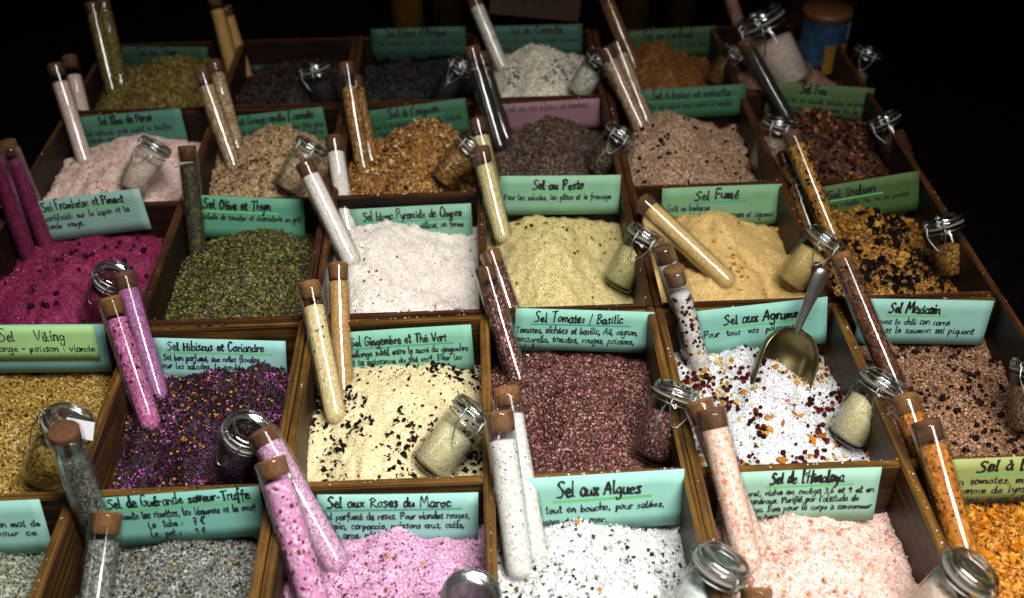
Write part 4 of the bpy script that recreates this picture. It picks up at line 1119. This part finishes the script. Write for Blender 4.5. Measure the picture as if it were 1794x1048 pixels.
def jar_parts(rb, hb, fill):
    """body, contents, lid, seal, wires in local space, base at 0, axis Z"""
    k = rb / 0.020
    out = [(.0004, 0), (rb * .8, 0), (rb * .95, .0012 * k), (rb, .004 * k), (rb, hb * .5), (rb, hb - .010 * k), (rb * .97, hb - .006 * k), (rb * .9, hb - .0035 * k), (rb * .9, hb - .0015 * k), (rb * 1.0, hb - .0008 * k), (rb * 1.0, hb)]
    ri = rb - .0022
    inn = [(ri * .9, hb), (ri * .88, hb - .004 * k), (ri, hb - .011 * k), (ri, hb * .5), (ri, .006 * k), (ri * .85, .0035 * k), (.0004, .003 * k)]
    body = lathe('glass_body', out + inn, 36)
    zc = .004 * k + (hb - .012 * k) * fill
    rc = ri - .0004
    cont = lathe('contents', [(.0004, .0038 * k), (rc * .85, .0042 * k), (rc, .007 * k), (rc, .007 * k + (zc - .007 * k) * .5), (rc, zc), (rc * .5, zc + .002 * k), (.0004, zc + .003 * k)], 30)
    z = hb + .0018 * k
    rl = rb * 1.05
    lid = lathe('lid', [(.0004, z), (rl * .86, z), (rl, z + .0008 * k), (rl * 1.02, z + .0024 * k), (rl, z + .0042 * k), (rl * .93, z + .0052 * k), (rl * .95, z + .0068 * k), (rl * .9, z + .0088 * k), (rl * .78, z + .0094 * k), (rl * .66, z + .0080 * k), (rl * .6, z + .0062 * k), (rl * .3, z + .0058 * k), (.0004, z + .0060 * k)], 40)
    seal = lathe('seal', [(rb * .8, hb + .0001), (rb * 1.07, hb + .0001), (rb * 1.10, hb + .0008 * k), (rb * 1.07, hb + .0017 * k), (rb * .8, hb + .0017 * k)], 36, closed=True)
    wr = .00058 * k
    ring = lambda rr, zz, a0=0, a1=2 * math.pi, n=36: [(rr * math.cos(a0 + (a1 - a0) * q / n), rr * math.sin(a0 + (a1 - a0) * q / n), zz) for q in range(n + 1)]
    parts = [sweep(ring(rb * .99, hb - .0045 * k)[:-1], wr, 6, True),
             sweep(ring(rl * .97, z + .0054 * k)[:-1], wr, 6, True)]
    # hinge at the back (+y)
    for sx in (-1, 1):
        parts.append(sweep([(sx * .005 * k, rb * .98, hb - .0045 * k), (sx * .005 * k, rb * 1.22, hb - .001 * k), (sx * .005 * k, rl * 1.12, z + .004 * k), (sx * .004 * k, rl * .96, z + .0054 * k)], wr, 6))
    parts.append(sweep([(-.0055 * k, rb * 1.24, hb - .001 * k), (.0055 * k, rb * 1.24, hb - .001 * k)], wr * 1.5, 6))
    # latch loop at the front (-y), hanging open down the side
    loop = [(-.009 * k, -rl * .95, z + .003 * k), (-.010 * k, -rb * 1.16, hb - .003 * k), (-.0085 * k, -rb * 1.17, hb - .010 * k), (-.003 * k, -rb * 1.20, hb - .021 * k), (0, -rb * 1.22, hb - .0225 * k), (.003 * k, -rb * 1.20, hb - .021 * k), (.0085 * k, -rb * 1.17, hb - .010 * k), (.010 * k, -rb * 1.16, hb - .003 * k), (.009 * k, -rl * .95, z + .003 * k)]
    loop2 = []
    P = [Vector(p) for p in loop]
    P = [P[0]] + P + [P[-1]]
    for q in range(1, len(P) - 2):
        for s_ in range(4):
            t = s_ / 4
            a, b, c_, d = P[q - 1], P[q], P[q + 1], P[q + 2]
            loop2.append(.5 * ((2 * b) + (c_ - a) * t + (2 * a - 5 * b + 4 * c_ - d) * t * t + (3 * b - a - 3 * c_ + d) * t ** 3))
    loop2.append(P[-2])
    parts.append(sweep(loop2, wr, 6))
    # side cheeks tying the ring to the lid wire
    for sx in (-1, 1):
        parts.append(sweep([(sx * .009 * k, -rb * .98, hb - .0045 * k), (sx * .0105 * k, -rb * 1.12, hb), (sx * .010 * k, -rl * 1.04, z + .006 * k), (sx * .008 * k, -rl * .9, z + .007 * k)], wr, 6))
    V, Fq = join_parts(parts)
    wires = np_mesh('wire_clip', V, Fq, True)
    return body, cont, lid, seal, wires


JARS = [
 # col,row, base px, lid px, base z, length, radius, fill, twist, label
 (2, 1, (800, 1140), (826, 1046), -.040, .064, .0200, .75, .3, 'clip jar with a bright lid at the bottom edge, in the lilac salt'),
 (3, 1, (1196, 1110), (1246, 1022), -.038, .064, .0205, .75, .5, 'clip jar with a milky lid at the bottom edge, in the flecked white salt'),
 (4, 1, (1608, 1100), (1688, 1016), -.030, .062, .0195, .75, .6, 'clip jar with a pale lid leaning over the divider at the bottom right'),
 (0, 2, (72, 842), (120, 742), -.036, .064, .0205, .7, -.9, 'clip jar with a white paper tag in the yellow brown salt'),
 (1, 2, (396, 838), (434, 757), -.036, .062, .0195, .7, -.6, 'clip jar with a ringed lid in the dark purple salt'),
 (2, 2, (748, 822), (812, 745), -.034, .062, .0200, .8, -.4, 'clip jar leaning right in the cream salt'),
 (3, 2, (1140, 806), (1180, 702), -.036, .062, .0195, .8, -.1, 'clip jar with a hanging wire loop in the mauve brown salt'),
 (4, 2, (1478, 772), (1538, 684), -.034, .062, .0200, .8, -.3, 'clip jar of off white salt leaning right below the scoop'),
 (5, 2, (1806, 760), (1812, 668), -.036, .060, .0195, .8, -.6, 'clip jar cut by the right edge in the brown pink salt'),
 (0, 3, (168, 560), (200, 486), -.036, .060, .0190, .8, -.5, 'clip jar in the magenta salt, hidden behind the pink tubes'),
 (3, 3, (1080, 500), (1128, 418), -.032, .060, .0190, .8, -.4, 'clip jar leaning right in the pale yellow salt'),
 (4, 3, (1382, 500), (1438, 428), -.032, .060, .0190, .85, -.3, 'clip jar in the golden tan salt above the scoop handle'),
 (5, 3, (1678, 484), (1656, 408), -.034, .058, .0195, .7, -.6, 'clip jar in the black chunked salt near the right edge of the tray'),
 (0, 4, (228, 335), (262, 274), -.030, .058, .0185, .8, -.5, 'clip jar in the pinkish white salt behind the herb tube'),
 (1, 4, (500, 335), (536, 272), -.030, .058, .0185, .8, -.4, 'clip jar in the beige peel salt behind the slanting tube'),
 (2, 4, (772, 322), (824, 258), -.028, .058, .0185, .85, -.4, 'clip jar lying right in the golden brown salt'),
 (3, 4, (1042, 306), (1084, 240), -.028, .058, .0185, .8, -.4, 'clip jar in the grey brown salt below the pink card'),
 (4, 4, (1335, 300), (1362, 224), -.030, .060, .0190, .8, -.3, 'clip jar in the beige peppercorn salt'),
 (5, 4, (1584, 286), (1554, 222), -.030, .058, .0185, .8, -.4, 'clip jar leaning left in the rust brown salt'),
 (1, 5, (578, 190), (560, 142), -.032, .056, .0185, .8, -.4, 'dark clip jar in the near black salt at the back'),
 (2, 5, (772, 180), (806, 120), -.034, .056, .0185, .8, -.4, 'dark clip jar in the black pepper salt at the back'),
 (3, 5, (1010, 168), (1050, 108), -.028, .056, .0185, .8, -.4, 'blurred clip jar at the right of the black streaked salt'),
 (4, 5, (1250, 148), (1282, 104), -.030, .056, .0185, .8, -.4, 'blurred clip jar at the right of the dull golden salt'),
 (5, 5, (1390, 152), (1338, 48), -.024, .096, .0300, .8, -.5, 'large clip jar of white salt leaning left at the back right'),
 (5, 5, (1488, 158), (1518, 98), -.028, .056, .0175, .55, -.4, 'small clear clip jar at the back right corner'),
]
for (c, r, bp, lp, zb, L, rb, fill, tw, label) in JARS:
    b = on_salt(c, r, bp, .006)
    t = sphere_top(b, *lp, L) if (c, r) in ((1, 2), (0, 2), (2, 1), (0, 3)) else perp_top(b, *lp, L, .5 if r == 1 else .14)
    rb *= .99
    body, cont, lid, seal, wires = jar_parts(rb, L - .003, fill)
    e = empty('clip_jar', axis_matrix(b, t, tw))
    tag(e, label, 'jar', 'wire clip jars lying in the salts')
    link('glass_body', body, M_JARG, e)
    mm = SALT_MATS[(5, 5)] if False else SALT_MATS[(c, r)]
    if label.startswith('large'):
        mm = SALT_MATS[(0, 4)]
    if (c, r) == (4, 2):
        mm = EXTRA_M['cream'] if False else SALT_MATS[(2, 2)]
    link('contents', cont, mm, e)
    link('lid', lid, M_LIDW if (c, r) in ((2, 1), (3, 1), (4, 1), (0, 2)) else M_LID, e)
    link('seal', seal, M_SEAL, e)
    link('wire_clip', wires, M_WIRE, e)
    if (c, r) == (0, 2):
        tgm = box_mesh('paper_tag', .022, .0006, .016, 0)
        pt = link('paper_tag', tgm, M_PAPER, None)
        p = PY(140, 752, float((b[1] + t[1]) / 2) - .022)
        pt.matrix_world = Matrix.Translation(Vector(p)) @ Matrix.Rotation(-.35, 4, 'X') @ Matrix.Rotation(.25, 4, 'Y')
        mwp = pt.matrix_world.copy()
        pt.parent = e
        pt.matrix_parent_inverse = e.matrix_world.inverted()

# ------------------------------------------------------------------ metal scoop
mouth = on_salt(4, 2, (1364, 674), -.010)
neck = lean_top(mouth, 1397, 574, .75)
tip = lean_top(neck, 1444, 470, .35)
ex = axis_matrix(mouth, neck, 0.0)
LB = float(np.linalg.norm(neck - mouth))
scoop = empty('metal_scoop', ex)
tag(scoop, 'grey metal scoop with its bowl stuck in the citrus salt', 'scoop')
RW = .0300
V = []; Fq = []
ns, na = 18, 20
for layer in (0, 1):
    for i in range(ns + 1):
        s = i / ns                      # 0 at the neck, 1 at the mouth
        z = LB * (1 - s) - (0.018 * s)
        a = min(s / .42, 1)
        rad = RW * math.sqrt(max(1 - (1 - a) ** 2, .01)) - layer * .0012
        for k in range(na + 1):
            ph = math.radians(-98 + 196 * k / na)
            x = rad * math.sin(ph)
            y = rad * .82 * math.cos(ph) - .004
            V.append((x, y + layer * 0.0, z))
def sid(l, i, k): return l * (ns + 1) * (na + 1) + i * (na + 1) + k
for i in range(ns):
    for k in range(na):
        Fq.append((sid(0, i, k), sid(0, i + 1, k), sid(0, i + 1, k + 1), sid(0, i, k + 1)))
        Fq.append((sid(1, i, k), sid(1, i, k + 1), sid(1, i + 1, k + 1), sid(1, i + 1, k)))
for i in range(ns):
    Fq.append((sid(0, i, 0), sid(1, i, 0), sid(1, i + 1, 0), sid(0, i + 1, 0)))
    Fq.append((sid(0, i, na), sid(0, i + 1, na), sid(1, i + 1, na), sid(1, i, na)))
for k in range(na):
    Fq.append((sid(0, ns, k), sid(1, ns, k), sid(1, ns, k + 1), sid(0, ns, k + 1)))
    Fq.append((sid(0, 0, k), sid(0, 0, k + 1), sid(1, 0, k + 1), sid(1, 0, k)))
link('bowl', np_mesh('bowl', V, Fq, True), M_BOWL, scoop)
li = scoop.matrix_world.inverted()
pa = li @ Vector(neck); pb = li @ Vector(tip)
ha = (pb - pa); hl = ha.length; ha.normalize()
hx = Vector((1, 0, 0)); hx = (hx - ha * hx.dot(ha)).normalized(); hy = ha.cross(hx)
V = []; Fq = []
pr = [(-.06, .0032, .0045), (0, .0036, .0042), (.12, .0042, .0036), (.35, .0050, .0034), (.7, .0072, .0036), (.88, .0080, .0036), (.96, .0070, .0032), (1.0, .0042, .0022), (1.01, .0008, .0006)]
for (s, wx, wy) in pr:
    for k in range(16):
        a = 2 * math.pi * k / 16
        V.append(tuple(pa + ha * (s * hl) + hx * (wx * math.cos(a)) + hy * (wy * math.sin(a))))
for i in range(len(pr) - 1):
    for k in range(16):
        l = (k + 1) % 16
        Fq.append((i * 16 + k, i * 16 + l, (i + 1) * 16 + l, (i + 1) * 16 + k))
link('handle', np_mesh('handle', V, Fq, True), M_STEEL, scoop)

# ------------------------------------------------------------------ things standing behind the trays
TZ = FLOOR - .0105
# brown paper price sign
ym = 1.52
A = Vector(PY(868, 24, ym)); B = Vector(PY(1024, 38, ym))
sw = (B - A).length
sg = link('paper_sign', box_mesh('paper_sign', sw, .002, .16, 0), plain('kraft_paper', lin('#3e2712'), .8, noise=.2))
sg.matrix_world = Matrix.Translation((A + B) / 2 + Vector((0, .0, .08))) @ Matrix.Rotation(math.atan2(B.z - A.z, B.x - A.x) * -1 * -1, 4, 'Y').inverted()
tag(sg, 'brown kraft paper sign standing dim behind the trays', 'sign')
rn = random.Random(3)
Vw, Fw = write_line('4,90€', -.035, .035, -.055, .014, .003, rn)
me = np_mesh('lettering', [(x, -.00115, y) for x, y, z in Vw], Fw)
link('lettering', me, M_INK, sg)
# jar with blue label and brown lid
base = Vector(on_salt(5, 5, (1432, 122), -.006))
bj = empty('labelled_jar', loc=base)
tag(bj, 'jar with a brown lid and blue and yellow label at the back right', 'jar')
rj = .034
hj = .092
link('jar_body', lathe('jar_body', [(.0004, 0), (rj * .95, 0), (rj, .004), (rj, hj - .02), (rj * .9, hj - .014), (.0004, hj - .014)], 32), plain('dark_preserve', lin('#2c1008'), .2), bj)
link('jar_lid', lathe('jar_lid', [(.0004, hj - .0135), (rj * .97, hj - .0135), (rj * 1.0, hj - .004), (rj * .97, hj), (.0004, hj)], 32), plain('brown_lid', lin('#5a3818'), .5), bj)


def wrap(name, a0, a1, z0, z1, rr, mat):
    V = []; Fq = []
    n = 12
    for i in range(n + 1):
        a = math.radians(a0 + (a1 - a0) * i / n)
        V += [(rr * math.cos(a), rr * math.sin(a), z0), (rr * math.cos(a), rr * math.sin(a), z1)]
    for i in range(n):
        Fq.append((2 * i, 2 * i + 2, 2 * i + 3, 2 * i + 1))
    link(name, np_mesh(name, V, Fq, True), mat, bj)


zj = hj - .052
wrap('blue_label', -170, -55, zj - .02, zj + .042, rj + .0004, plain('blue_print', lin('#2a4c6c'), .5, noise=.6, nscale=60))
wrap('white_patch', -50, -30, zj + .015, zj + .042, rj + .0004, plain('pale_print', lin('#6a7698'), .5))
wrap('yellow_tag', -100, -38, zj - .03, zj + .012, rj + .0009, plain('yellow_print', lin('#8a6a26'), .5, noise=.3, nscale=90))
# a wooden box lid leaning dim behind the labelled jar
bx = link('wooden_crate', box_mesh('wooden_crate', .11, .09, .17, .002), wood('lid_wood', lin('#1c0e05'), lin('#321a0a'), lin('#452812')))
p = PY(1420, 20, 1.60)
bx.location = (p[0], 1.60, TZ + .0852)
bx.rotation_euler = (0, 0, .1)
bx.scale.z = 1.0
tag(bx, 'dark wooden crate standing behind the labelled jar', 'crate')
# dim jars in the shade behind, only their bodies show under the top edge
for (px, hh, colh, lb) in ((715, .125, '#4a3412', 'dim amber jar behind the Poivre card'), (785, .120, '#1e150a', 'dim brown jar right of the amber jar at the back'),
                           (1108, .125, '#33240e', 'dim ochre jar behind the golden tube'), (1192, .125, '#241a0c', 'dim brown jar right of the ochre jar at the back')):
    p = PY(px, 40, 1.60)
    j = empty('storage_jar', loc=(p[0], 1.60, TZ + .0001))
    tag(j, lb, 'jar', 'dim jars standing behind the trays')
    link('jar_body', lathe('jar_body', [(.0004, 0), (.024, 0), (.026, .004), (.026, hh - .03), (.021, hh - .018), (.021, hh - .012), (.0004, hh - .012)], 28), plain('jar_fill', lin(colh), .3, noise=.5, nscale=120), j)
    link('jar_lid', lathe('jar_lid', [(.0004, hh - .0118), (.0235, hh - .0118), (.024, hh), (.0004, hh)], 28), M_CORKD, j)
